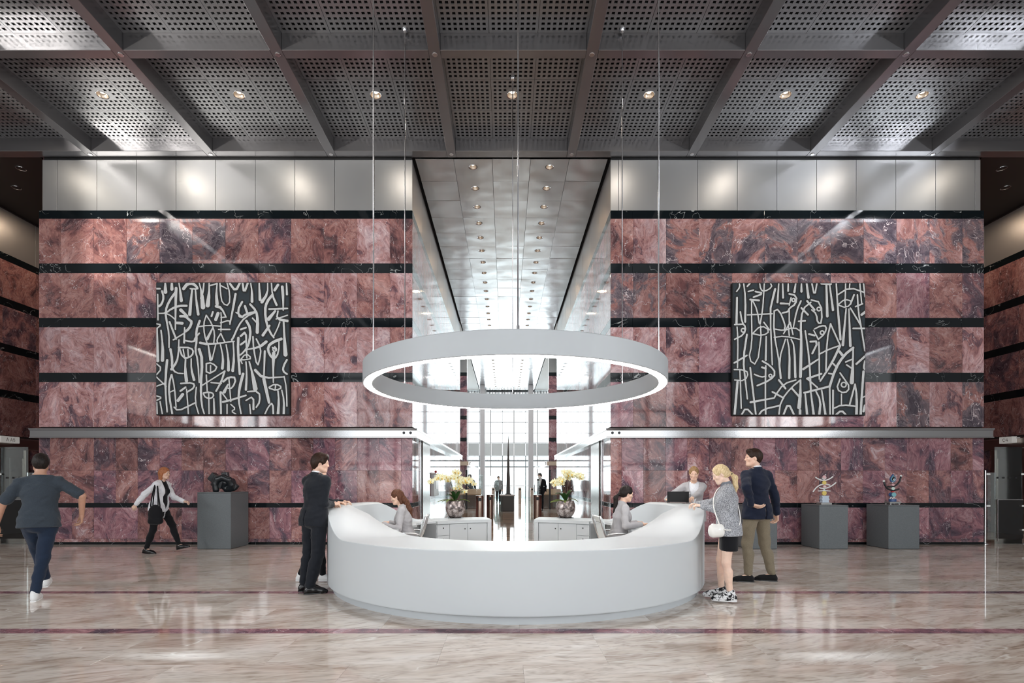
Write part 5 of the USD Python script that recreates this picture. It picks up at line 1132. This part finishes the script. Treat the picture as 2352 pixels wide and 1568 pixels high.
# ---------------------------------------------------------------- plinths and sculptures along the wall
def plinth(x0, x1, h, label, y0=11.02, y1=11.7):
    c = ((x0 + x1) / 2, (y0 + y1) / 2, 0); t = thing('plinth', label, 'plinth', c, 'grey plinths along the back wall')
    part(t, 'box', cbox(x0, x1, y0, y1, .006, h - .022, .006), M['plinth']); part(t, 'top_plate', cbox(x0, x1, y0, y1, h - .0215, h, .004), M['plinth']); part(t, 'foot', cbox(x0 + .01, x1 - .01, y0 + .01, y1 - .01, 0, .006, 0), M['blackpaint'])
plinth(WX(453, 11.02), WX(530, 11.02), 1.19, 'dark grey plinth under the black knotted sculpture', y1=11.78)
plinth(4.93, 5.55, .92, 'grey plinth behind the man in the navy blazer'); plinth(WX(1882, 11.02), WX(1948, 11.02), .92, 'grey plinth under the white and yellow totem'); plinth(WX(2041, 11.02), WX(2112, 11.02), .92, 'grey plinth under the blue and black totem, rightmost')
so_ = np.array([WX(510, 11.3), 11.35, 1.19]); t = thing('knot_sculpture', 'black bronze sculpture of a thick knotted loop on the left plinth', 'sculpture', so_)
kf = Field((-.36, -.25, -.02), (.34, .25, .46), .009); loop = [(-.13, -.05, .05), (-.14, -.06, .17), (-.09, -.06, .27), (.03, -.06, .31), (.15, -.04, .26), (.18, .0, .15), (.13, .03, .07), (.05, .05, .06), (.0, .04, .12), (.05, .0, .20)]
for a, b in zip(loop[:-1], loop[1:]): kf.cone(a, b, .066, .066, .012)
kf.cone((.16, .03, .22), (.19, .05, .10), .085, .08, .02).cut(lambda p: -p[..., 2]); part(t, 'loop', move(kf.mesh(), so_), M['bronze_black'], True)
for c, a, e, s in (((-.21, .04, .30), 38, .09, .85), ((.02, .05, .36), -8, .065, .8), ((.235, .04, .12), 40, .06, .7), ((-.10, .06, .22), 20, .12, 1.0)):
    part(t, 'block', move(cbox(-e, e, -e * s, e * s, -e, e, .012), so_ + c, roty(a)), M['bronze_black'])
def disc(c, r, th=.03): return move(lathe([(0, -th / 2), (r * .93, -th / 2), (r, -th / 2 + r * .08), (r, th / 2 - r * .08), (r * .93, th / 2), (0, th / 2)], n=32), c, rotx(90))
def arc2(o, pts, r, mat, t, nm='arc'): part(t, nm, tube([o + (x, 0, z) for x, z in pts], r, 10), M[mat], True)
B2 = lambda a, b, c, n=12: [tuple(q) for q in bezier(a, b, c, n)]
def totem_a(x, label):
    o = np.array([x, 11.3, .92]); t = thing('totem_sculpture', label, 'sculpture', o); P = lambda nm, m, mat, sm=False: part(t, nm, m, M[mat], sm)
    P('base', cbox(*(o[0] + np.array([-.115, .115])), *(o[1] + np.array([-.09, .09])), .92, .965, .004), 'signface')
    zz = [(-.075, .052), (.085, .052), (.068, .085), (.088, .12), (.068, .155), (.085, .195), (-.08, .195), (-.06, .155), (-.08, .12), (-.06, .085)]
    m = trimesh.creation.extrude_polygon(sg.Polygon(zz), .10, engine='earcut'); P('zigzag_block', move(m, o + (0, .05, -.004), rotx(90)), 'paleblue')
    P('yellow_disc', disc(o + (0, 0, .245), .048), 'yellow', 40); P('cross_plate', disc(o + (0, 0, .295), .02, .02), 'whitel'); arc2(o, [(-.13, .292), (0, .300), (.13, .292)], .010, 'whitel', t, 'cross_bar'); P('neck', rod(o + (0, 0, .30), o + (0, 0, .36), .018, 12), 'mint')
    arc2(o, B2((-.11, .365), (.06, .30), (.255, .475)), .0135, 'whitel', t); arc2(o, B2((.125, .415), (-.11, .50), (-.24, .27)), .0135, 'whitel', t); P('pink_ring', disc(o + (0, -.01, .388), .030), 'pinkl', 40); P('ring_hole', disc(o + (0, -.028, .388), .012, .01), 'whitel', 40)
    P('upper_yellow_disc', disc(o + (0, 0, .470), .042), 'yellow', 40); arc2(o, B2((-.19, .59), (0, .44), (.19, .605)), .0135, 'whitel', t); P('head_disc', disc(o + (0, 0, .592), .036), 'pinkl', 40); arc2(o, B2((-.045, .58), (0, .51), (.045, .58)), .010, 'whitel', t, 'cup'); P('ball', (lambda m: (VF(m)[0] + o + (.03, 0, .64), VF(m)[1]))(trimesh.creation.icosphere(2, .014)), 'whitel', True)
totem_a(WX(1893, 11.3), 'white and yellow totem sculpture of discs and curved white arms')
totem_a(5.22, 'white-armed totem sculpture half hidden behind the man in the navy blazer')
o = np.array([WX(2050, 11.3), 11.3, .92]); t = thing('totem_sculpture', 'blue and black totem sculpture with upturned black arms on the rightmost plinth', 'sculpture', o); P = lambda nm, m, mat, sm=False: part(t, nm, m, M[mat], sm)
P('base', cbox(*(o[0] + np.array([-.115, .115])), *(o[1] + np.array([-.09, .09])), .945, .985, .004), 'signface')
for x, y in ((-.09, -.07), (.09, -.07), (-.09, .07), (.09, .07)): P('foot_ball', (lambda m: (VF(m)[0] + o + (x, y, .013), VF(m)[1]))(trimesh.creation.icosphere(2, .014)), 'whitel', True)
P('blue_drum', lathe([(0, .066), (.068, .066), (.070, .07), (.070, .115), (.066, .12), (0, .12)], o, 32), 'bluel', 40)
for x in (-.03, .03): arc2(o, B2((x - .025, .12), (x, .20), (x + .025, .12)), .009, 'whitel', t, 'arch')
P('teal_disc', disc(o + (.012, -.02, .215), .047), 'teal', 40); P('blue_disc', disc(o + (-.02, .02, .215), .045), 'bluel', 40); P('red_cube', cbox(o[0] - .022, o[0] + .022, o[1] - .022, o[1] + .022, o[2] + .265, o[2] + .295, .003), 'redl')
arc2(o, B2((-.185, .49), (-.13, .24), (.14, .335), 16), .017, 'bronze_black', t, 'arm'); arc2(o, B2((.18, .60), (.14, .36), (-.10, .385), 16), .017, 'bronze_black', t, 'arm'); P('mint_disc', disc(o + (0, -.01, .345), .034), 'mint', 40); P('pink_disc', disc(o + (0, -.01, .425), .027), 'pinkl', 40)
arc2(o, [(-.06, .46), (0, .466), (.06, .46)], .007, 'bronze_black', t, 'cross_bar'); P('collar_ball', (lambda m: (VF(m)[0] + o + (0, 0, .475), VF(m)[1]))(trimesh.creation.icosphere(2, .016)), 'whitel', True)
for x, z in ((-.187, .505), (.183, .615)): P('end_ball', (lambda m: (VF(m)[0] + o + (x, 0, z), VF(m)[1]))(trimesh.creation.icosphere(2, .023)), 'whitel', True)
drop = [(0, .10), (.03, .06), (.055, .02), (.06, -.02), (.04, -.055), (0, -.068), (-.04, -.055), (-.06, -.02), (-.055, .02), (-.03, .06)]
for k, (sc, mt, y) in enumerate(((1.0, 'bluel', .0), (.72, 'teal', -.012), (.5, 'ink', -.02))): P('drop_plate', move(trimesh.creation.extrude_polygon(sg.Polygon([(x * sc, z * sc) for x, z in drop]).buffer(.006), .018, engine='earcut'), o + (0, y, .55), rotx(90)), mt, 40)
P('eye_disc', disc(o + (0, -.05, .535), .022, .012), 'whitel', 40); P('eye_dot', disc(o + (0, -.058, .535), .008, .01), 'bluel', 40)

# ---------------------------------------------------------------- two relief paintings
def painting(label, x0, x1, z0, z1, zoom, strokes, rings):
    c = ((x0 + x1) / 2, WALL - .06, z0); t = thing('painting', label, 'painting', c, 'square black and white paintings on the red marble')
    part(t, 'canvas_box', cbox(x0, x1, WALL - .105, WALL - .005, z0, z1, .01), M['ink']); part(t, 'ground', cbox(x0 + .02, x1 - .02, WALL - .108, WALL - .1051, z0 + .02, z1 - .02, .001), M['slate'])
    a0, b0, a1, b1 = zoom; sx, sz = (x1 - x0) / (a1 - a0), (z1 - z0) / (b1 - b0); polys = []
    for st in strokes:
        pts, w0, w1 = st[0], st[1], st[2]; n = len(pts)
        P_ = [(x0 + (px - a0) * sx, z1 - (py - b0) * sz) for px, py in pts]; 
        if n > 2:                                                # round the corners a little
            q = [P_[0]]
            for i in range(1, n - 1):
                a, b, d = np.array(P_[i - 1]), np.array(P_[i]), np.array(P_[i + 1]); q += [tuple(b + (a - b) * .28), tuple(b * .72 + (a + d) * .14), tuple(b + (d - b) * .28)]
            P_ = q + [P_[-1]]
        n = len(P_); w = [(w0 + (w1 - w0) * (i / (n - 1)) ** 1.6) * sx / 2 for i in range(n)]
        for i in range(n - 1): polys.append(so.unary_union([sg.Point(P_[i]).buffer(w[i], 3), sg.Point(P_[i + 1]).buffer(w[i + 1], 3)]).convex_hull)
    for px, py, r in rings: polys.append(sg.Point(x0 + (px - a0) * sx, z1 - (py - b0) * sz).buffer(r * sx, 8).exterior.buffer(7 * sx, 3))
    inner = sg.box(x0 + .02, z0 + .02, x1 - .02, z1 - .02); u = so.unary_union(polys).simplify(.003).intersection(inner); ol = u.buffer(17 * sx, 4).simplify(.004).intersection(inner)
    for nm, g, y, th, mt in (('black_outlines', ol, WALL - .1078, .004, 'ink'), ('white_strokes', u, WALL - .1118, .006, 'chalk')):
        m = trimesh.util.concatenate([trimesh.creation.extrude_polygon(p, th, engine='earcut') for p in getattr(g, 'geoms', [g]) if p.area > 1e-5]); part(t, nm, move(m, (0, y, 0), rotx(90)), M[mt])
def S(text):
    out = []
    for line in text.strip().split(';'):
        q = line.split(); w = q[0].split(','); out.append(([tuple(map(float, p.split(','))) for p in q[1:]], float(w[0]), float(w[-1])))
    return out
LEFT = S('''18 90,150 130,150;20,24 150,175 170,240 150,310 120,335;14 105,210 108,480;16,40 185,85 187,185;22,34 255,85 255,155;14,34 330,90 345,180 355,275;30,14 300,145 295,300 292,580;24,14 290,190 220,290 185,390 200,500 225,620 225,770;
24,12 410,330 330,330 250,360 190,410 105,410;14 190,410 240,430 295,480;34,14 380,150 420,95 480,95 520,130 530,155 450,150;20,34 470,160 460,250 445,420;18,28 505,165 515,290 535,420;12,48 545,90 570,180 585,345;15 595,90 585,200 560,250;14,46 650,90 650,200 635,325;15 650,120 720,100 735,95;14,36 735,95 725,200 735,310;
14 765,90 770,200 790,310 865,330 870,200 840,90;14 770,115 840,150;24 870,95 930,180 975,90;22 1005,90 1020,200 1060,90;14,30 1090,90 1105,180 1105,285;16,32 1180,90 1185,180 1190,265;12,34 1270,90 1270,200 1210,290;14,24 1310,90 1320,220 1365,320;28,18 1320,215 1260,290 1240,380 1260,530 1300,620 1335,665;28 1380,110 1345,165;14,22 1470,90 1475,210;30,12 1425,130 1435,250 1435,380;18 1285,365 1480,358;22,40 1350,385 1280,470;16,30 1380,385 1365,470 1480,490;14 1360,470 1480,430;18,44 1440,500 1450,700 1460,845;22,30 1290,540 1220,640;14 1400,500 1380,560 1330,660;
22 1000,290 950,380 980,465 1050,410 1150,395;16,20 1150,395 1030,450 960,540 915,650 890,690;22,34 1085,315 1150,385 1165,480 1160,610;24 1030,335 1055,410;16 1110,460 1165,520;24,14 930,205 900,380 870,525;14 995,440 935,400;30,14 725,335 780,350 830,450;20 690,395 675,440;34 745,410 720,475;12 775,400 780,450 775,600;14 775,455 820,450;14 770,510 870,480 870,520;16 750,580 870,580;14 620,430 590,520 600,640 630,730;14 620,430 680,520 710,620 700,720;14 545,550 640,535 770,545;14,30 690,560 630,680;26,14 555,720 640,740 915,705;14,28 640,740 665,900;14 720,740 680,900;14 775,620 730,690 740,720;14 775,625 815,710;
14,30 770,740 800,880 790,990;14,30 830,740 855,880 855,1010;14,30 905,710 915,880 900,1015;26,14 1045,490 1090,570 1080,700 1050,780 985,850 960,850;20 985,580 1040,560;22,14 985,650 1040,600 1045,740 1050,880;20 985,740 1040,700;14 975,910 1040,830 1105,885 1040,900 975,900;14 1000,940 985,905;26,24 960,670 955,800 975,1050;16 1115,655 1120,780 1160,980 1190,880 1200,780 1150,680;30,14 1255,710 1180,770 1050,790;30,13 1415,680 1330,710 1270,760 1285,840 1340,900 1390,820 1390,690;14 1320,770 1370,800 1345,760;36,12 1335,830 1330,920 1330,1140;22,14 1240,810 1235,950 1230,1100;30,12 1140,1010 1220,1095 1440,1080;34,28 1230,1100 1255,1220 1285,1350;16 1285,1190 1350,1150 1430,1190 1360,1225 1290,1200;14 1355,1160 1350,1215;
16,30 1380,1230 1390,1330 1380,1475;14,24 1420,1220 1445,1330 1440,1475;14 1445,1075 1470,1200 1475,1390;20 1475,900 1440,960 1430,1020 1475,1050;14,20 1240,1475 1280,1390 1325,1350 1330,1475;26,12 240,790 260,900 255,990 300,1040 375,1045;14,26 330,690 325,830 310,920 250,1000;18 325,770 460,770 490,825 440,880 370,880 335,780;14 375,790 390,870;14 425,790 430,870;18,36 400,890 395,1000 410,1120;14,28 460,890 460,1000 490,1110;24,14 550,490 510,600 520,700 500,800 530,900 545,1140;18 545,620 500,670 490,715 390,695;14,20 390,560 385,720;26 345,440 400,440 440,480 470,500 440,570 400,600;36,22 350,375 420,440;30 305,510 365,515;14 385,620 270,690;20 230,500 260,580 300,680;14 90,520 145,530 95,570;20,34 95,570 100,720 105,910;16,36 140,590 160,750 155,905;14 90,940 150,990 90,1060;14 90,1080 195,1180;26,16 205,905 190,1050 185,1200 205,1450;14 90,1180 185,1145;
20 250,1060 225,1150 225,1270 260,1475;14 255,1055 285,1200 300,1400;14 225,1245 285,1220;14 90,1280 155,1300 90,1330;14 130,1340 155,1475;14 95,1350 100,1475;30,14 545,790 580,900 560,1180 570,1380 600,1475;16 620,940 680,930 750,995 620,1060 620,940;14 665,960 665,1040;14 620,1060 630,1230;14 815,1020 720,1080 560,1180;20 815,1020 780,1130 725,1230;14 670,1140 780,1150;16 590,1250 650,1240 705,1260 680,1310 610,1300 590,1260;14 645,1240 650,1475;14,22 700,1310 705,1475;18 350,1150 480,1140 500,1190 420,1240;20 345,1230 400,1190;14 410,1210 425,1380 430,1475;16 280,1400 320,1440 430,1390 510,1350;14 515,1190 500,1340 540,1475;32 370,1265 320,1330;22,14 800,1130 860,1080 940,1090 900,1200 850,1200;14 860,1100 880,1340;34,16 810,1240 850,1160;22,18 795,1345 900,1320 1040,1275;20 770,1240 775,1475;14 780,1240 840,1320;30,14 1010,1050 970,1200 960,1320 990,1475;14 840,1370 840,1475;14 880,1370 935,1420 880,1440 935,1475;14,24 1040,920 1050,1050 1040,1215;16,50 1075,920 1110,1050 1140,1205;18 1060,1235 1180,1230 1190,1340 1150,1400;14,22 1040,1330 1120,1280 1120,1420;14 1080,1370 1090,1475''')
RIGHT = S('''14 170,95 175,140 140,185;14,22 215,95 235,250 232,505;18 285,95 255,130;16 320,170 265,185;14 385,95 395,160 430,190 520,140 500,95;18 340,185 430,205 320,245;14 435,95 430,200 415,400 390,530;22,14 550,160 520,280 495,390 520,960;20 285,270 380,280;14 300,280 300,520 305,740 265,905 360,970 400,660;14 310,280 360,380 380,520;14 255,432 520,420;14 310,630 400,540 500,600 420,655 310,630;14 395,550 400,650;14 430,510 490,590;14,20 455,660 450,910;14,20 590,95 575,300;14,20 630,95 635,250;14,20 690,95 688,180;14,24 770,95 755,190;14,24 830,95 830,185;18 700,210 780,230 770,320 700,360 690,400 630,410;14 720,250 700,330;22,14 610,310 700,315;14 700,370 700,530;18,14 825,285 780,380 745,560;16 540,390 590,370 660,540 650,580;16 540,390 535,620 590,900 600,1010;
14 535,580 650,600 750,560 830,610;14 540,670 650,655 810,690;14 710,510 640,630;14 710,510 740,640;14 690,540 700,650;14,22 660,690 590,910 610,1100;14,24 680,690 705,820 700,1100;14,24 720,690 755,760 765,1090;20 830,360 900,430;16,30 930,300 840,370 820,560 830,700 820,1085;20 890,285 970,380;16 935,275 1040,300 1050,520 1000,520 990,420 940,380;18 800,500 870,495;20,26 885,95 905,250;16 940,95 970,240 995,95;26 1045,100 1140,105;20,28 1095,110 1105,445;16,26 1130,120 1165,380;16,24 1200,95 1215,350 1245,690;16 1215,220 1340,140 1500,195;14 1300,95 1295,280;14 1345,95 1340,150;14 1450,95 1470,310;14 1490,95 1505,240;14 1225,320 1290,265 1375,290 1310,360 1225,330;14 1290,265 1300,350;18 1390,220 1350,320;14,28 1305,365 1270,750;14,28 1335,370 1350,760;16 1350,360 1460,540;16 1425,220 1435,400 1465,560 1505,810;18 1380,575 1510,575;16 1405,345 1480,315;26 1510,400 1470,430;
16 970,580 1040,545 1100,550 1080,630 1010,690;14 960,595 1010,690;20 910,635 970,650;20 925,715 1010,710 945,840;16 1015,720 1020,870 1020,1110;16,20 870,600 915,900 930,1240;24,16 850,1005 1010,900;16 1015,850 1110,800 1240,755;16 1140,525 1100,700 1090,1020;16 1140,530 1240,750;24,18 1240,760 1150,950 1030,1130;26 1380,780 1280,860 1190,1000 1130,1190;18 1150,930 1210,990;16 1120,1050 1170,1060;28 1235,820 1275,870;16,44 1380,780 1375,1000 1365,1145;16 1300,930 1370,900;16 1310,960 1370,1000;22 1415,950 1505,870;18 1505,920 1490,990 1505,1010;22 890,1105 1040,1055;16 890,1105 1000,1200;22 860,1255 1120,1190;16,26 870,1270 890,1485;16,26 930,1250 960,1485;16,26 985,1240 1035,1340 1020,1485;16,24 1045,1230 1085,1485;16 1130,1190 1135,1485;20 1165,1230 1165,1485;16 1240,1045 1280,1100 1350,1200 1290,1265 1200,1220 1240,1110;14 1255,1270 1255,1380;16 1175,1420 1260,1380 1420,1400;18 1400,1165 1340,1390;18,28 1400,1165 1420,1300 1415,1485;20 1200,1485 1255,1440 1300,1485;24 1490,1030 1470,1300 1460,1485;14 1470,1310 1510,1290;24 1505,1390 1490,1450;
20,24 145,250 140,520;16 180,400 200,520 240,560 220,640 120,690;16 120,535 200,530;14 145,560 155,690 150,990;20,14 250,640 210,900 230,1100 255,1320;18 115,940 250,860;14 115,1010 200,1010 270,1040 230,1130 120,1120;14 175,1020 180,1130 190,1420;24 150,1140 120,1480;18 285,990 310,1200 345,1485;18 415,920 500,970 560,1050 500,1120 360,1180;16 330,1060 400,1090 450,1080;20 410,985 450,1000;16 450,970 445,1250 450,1485;24,16 290,1355 540,1310;18 520,1245 640,1310;16 770,1120 640,1160 560,1270 540,1310;20 590,1120 660,1210;16 820,1120 720,1200 610,1340 590,1485;18,40 820,1120 820,1240 805,1410;20 730,1210 800,1290;18 380,1485 420,1430 600,1390;20 640,1485 690,1360 750,1485;26 815,1440 815,1485;18 195,1485 240,1410 310,1485''')
painting('large square painting of white strokes on black, hanging left, above the black knotted sculpture', WX(358, 11.745), WX(665, 11.745), WZ(953, 11.745), WZ(648, 11.745), (82, 80, 1500, 1483), LEFT, [(1345, 790, 20)])
painting('large square painting of white strokes on black, hanging right, above the man in the blazer', WX(1682, 11.745), WX(1988, 11.745), WZ(954, 11.745), WZ(649, 11.745), (97, 90, 1515, 1495), RIGHT, [(745, 275, 17), (1015, 370, 20), (1050, 620, 20), (500, 1075, 16), (210, 595, 20), (1280, 1170, 26)])

# ---------------------------------------------------------------- elevators in the lobbies, glass barriers in front of them
for s, nm, code in ((-1, 'left', 'A A5'), (1, 'right', 'C4')):
    d = setting('door_2' if s < 0 else 'door_3', f'elevator with steel doors in the {nm} lobby'); X = s * LOB; f_ = -s
    def bx(nmz, dep0, dep1, y0, y1, z0, z1, mat, b=.004, par=None): return part(par or d, nmz, cbox(*sorted((X + f_ * dep0, X + f_ * dep1)), y0, y1, z0, z1, b), M[mat])
    bx('lintel', -.02, .10, 13.05, 15.3, 2.30, 2.56, 'elev', .008); bx('lintel_lip', .0, .13, 13.05, 15.3, 2.555, 2.585, 'steel'); bx('lintel_lip', .0, .13, 13.05, 15.3, 2.28, 2.302, 'steel')
    for y0, y1 in ((14.62, 14.74), (13.64, 13.76)): bx('jamb', -.02, .05, y0, y1, 0, 2.28, 'elev', .006)
    bx('door_head', -.02, .02, 13.76, 14.62, 2.06, 2.28, 'elev')
    for y0, y1 in ((13.765, 14.188), (14.198, 14.615)): bx('door_leaf', -.02, .006, y0, y1, .01, 2.055, 'elev', .004)
    for y0, y1 in ((14.76, 15.6), (13.05, 13.62)): bx('marble_panel', -.02, .0, y0, y1, 0, 2.28, 'red_dark', .003)
    for y0, y1 in ((15.62, 17.9),): bx('marble_panel', -.02, .0, y0, y1, 0, 2.62, 'red_dark', .003)
    sgn = bx('sign_box', .10, .24, 13.93 if s > 0 else 13.70, 14.30 if s > 0 else 14.24, 2.44, 2.61, 'litsign', .008); 
    tm = meshkit.text_mesh(code, .085, .004, bold=True); v, fc = VF(tm); v = v - np.array([(v[:, 0].max() + v[:, 0].min()) / 2, 0, 0])
    Rt_ = np.stack([(0, s * -1.0, 0), (0, 0, 1.0), (f_, 0, 0)], 1); part(sgn, 'sign_text', move((v, fc), (X + f_ * .241, 14.115 if s > 0 else 13.97, 2.482), Rt_), M['chalk'])
    tm = meshkit.text_mesh('C4' if s > 0 else 'A5', .055, .002); v, fc = VF(tm); part(d, 'door_text', move((v, fc), (X + f_ * .007, 14.36 if s > 0 else 14.24, 1.68), Rt_), M['blackpaint'])
    b = thing('glass_barrier', f'glass barrier with steel posts and clips across the {nm} elevator lobby', 'barrier', (s * 11.6, 11.95, 0))
    def by(nmz, xa, xb, ya, yb, z0, z1, mat, bb=.004): return part(b, nmz, cbox(*sorted((s * xa, s * xb)), ya, yb, z0, z1, bb), M[mat])
    for x, h in ((10.74, 1.67), (11.68, 1.67)):
        part(b, 'post', rod((s * x, 11.95, 0), (s * x, 11.95, h), .028, 16), M['steel'], 40); part(b, 'post_foot', lathe([(0, 0), (.06, 0), (.06, .012), (.03, .02)], (s * x, 11.95, 0), 20), M['steel'], 40)
    for z in (1.58, .86) : by('clip', 10.76, 10.86, 11.935, 11.965, z - .022, z + .022, 'whitel', .01)
    for z in (1.58, .86, .32): by('clip', 11.57, 11.67, 11.935, 11.965, z - .022, z + .022, 'whitel', .01)
    by('glass_panel', 10.80, 10.985, 11.944, 11.956, .10, 1.62, 'glass', 0); by('tall_glass_panel', 11.0, 11.62, 11.984, 11.996, .0, 2.2, 'glass', 0); by('gate_panel', 11.03, 11.60, 11.940, 11.952, .12, 1.0, 'tinted', 0); by('gate_edge', 11.02, 11.032, 11.935, 11.957, .06, 1.01, 'steel'); by('gate_edge', 11.03, 11.60, 11.935, 11.957, .995, 1.01, 'steel')
    for x in (11.06, 11.20, 11.34, 11.48): part(b, 'warning_dot', move(lathe([(0, -.001), (.022, -.001), (.022, .001), (0, .001)], n=14), (s * x, 11.982, 1.50), rotx(90)), M['blackpaint'])

# ---------------------------------------------------------------- corridor: turnstiles, gates, lecterns, spire, intercom
def post(px, y, top, r, label, panes):
    x = WX(px, y); t = thing('turnstile', label, 'turnstile', (x, y, 0)); part(t, 'drum', lathe([(0, 0), (r, 0), (r, top - .02), (r - .01, top - .01), (0, top - .01)], (x, y, 0), 28), M['turnsteel'], 40); part(t, 'top_cap', lathe([(0, top - .0095), (r + .012, top - .0095), (r + .012, top + .006), (0, top + .006)], (x, y, 0), 28), M['steel'], 40)
    for x0, x1, y0, y1, z0, z1 in panes: part(t, 'glass_wing', cbox(x + x0, x + x1, y + y0, y + y1, z0, z1, .004), M['glass'])
    part(t, 'reader', cbox(x - .05, x + .05, y - r - .02, y - r + .02, top - .16, top - .06, .006), M['blackpaint'])
post(1102, 15.5, 1.0, .115, 'steel drum turnstile behind the left low cabinet', [(-.10, .10, .0, .012, 1.01, 1.62), (-.006, .006, .13, 1.3, .15, 1.0)])
post(1125.5, 16.8, .99, .105, 'steel drum turnstile beside the passage, right of the left cabinet', [(.12, .40, -.006, .006, .12, .92), (-.006, .006, .13, 1.4, .15, 1.6)])
post(1234.5, 16.6, .99, .13, 'steel drum turnstile behind the right low cabinet', [(-.42, -.15, -.006, .006, .12, .92), (-.006, .006, .16, 1.4, .15, 1.6), (-.1, .1, 0, .012, 1.0, 1.6)])
for px, lb in ((1133, 'far steel turnstile post, left one of three'), (1194, 'far steel turnstile post, middle one of three'), (1222, 'far steel turnstile post, right one of three')): post(px, 33.0, 1.02, .10, lb, [(.12, .35, -.006, .006, .12, 1.6)])
for s, nm in ((-1, 'left'), (1, 'right')):
    t = thing('glass_gate', f'frameless glass gate with a black post at the {nm} end of the corridor', 'gate', (s * 2.12, 26.8, 0))
    part(t, 'post', cbox(s * 2.12 - .045, s * 2.12 + .045, 26.76, 26.84, 0, 2.0, .006), M['blackpaint']); part(t, 'pane', cbox(*sorted((s * 1.62, s * 2.06)), 26.795, 26.805, .08, 2.02, .0), M['glass']); part(t, 'pane', cbox(*sorted((s * 2.18, s * 3.4)), 26.795, 26.805, .08, 2.02, 0), M['glass'])
    c = np.array([s * 2.0 - (0.02 if s < 0 else -.25), 27.75, 0]); t = thing('lectern', f'guard lectern with a sloping wooden top, {nm} side', 'lectern', c)
    part(t, 'base', cbox(c[0] - .5, c[0] + .5, 27.55, 28.0, 0, .72, .01), M['darkwood']); v, fc = cbox(-.6, .6, -.30, .30, -.03, .03, .008); part(t, 'top', move((v, fc), c + (0, 0, .86), rotx(28)), M['wood']); part(t, 'support', cbox(c[0] - .4, c[0] + .4, 27.65, 27.9, .72, .84, .01), M['darkwood'])
c = np.array([WX(1165, 25.0), 25.1, 0]); t = thing('display_plinth', 'dark grey display block in the middle of the corridor', 'plinth', c); part(t, 'block', cbox(c[0] - .32, c[0] + .32, 24.9, 25.5, .02, .72, .008), M['plinth']); part(t, 'top_slab', cbox(c[0] - .36, c[0] + .36, 24.86, 25.54, .72, .80, .006), M['frost']); part(t, 'foot', cbox(c[0] - .30, c[0] + .30, 24.92, 25.48, 0, .02, 0), M['blackpaint'])
c = np.array([c[0] + .05, 25.2, .80]); t = thing('spire_sculpture', 'thin dark pointed spire standing on the corridor display block', 'sculpture', c)
part(t, 'spire', outward(sweep([[(c[0] + x * w, c[1] + y * w, c[2] + z) for x, y in ((-1, -1), (1, -1), (1, 1), (-1, 1))] for z, w in ((.03, .09), (.5, .085), (1.6, .05), (2.78, .006))], None)), M['plinth']); part(t, 'foot_plate', cbox(c[0] - .14, c[0] + .14, c[1] - .14, c[1] + .14, .80, .83, .004), M['blackpaint'])
t = thing('intercom_panel', 'white wall panel with a round red button beside the left portal post', 'intercom', (-OPEN + .03, 15.2, 1.4))
part(t, 'housing', cbox(-OPEN + .004, -OPEN + .10, 14.75, 15.75, 1.0, 1.62, .01), M['white']); part(t, 'top_tray', cbox(-OPEN + .004, -OPEN + .16, 14.7, 15.8, 1.62, 1.66, .006), M['whitel']); part(t, 'red_button', move(trimesh.creation.icosphere(2, .035), (-OPEN + .13, 14.85, 1.69)), M['redl'], True)
part(t, 'screen', cbox(-OPEN + .10, -OPEN + .108, 15.1, 15.6, 1.2, 1.5, .003), M['laptopgrey'])
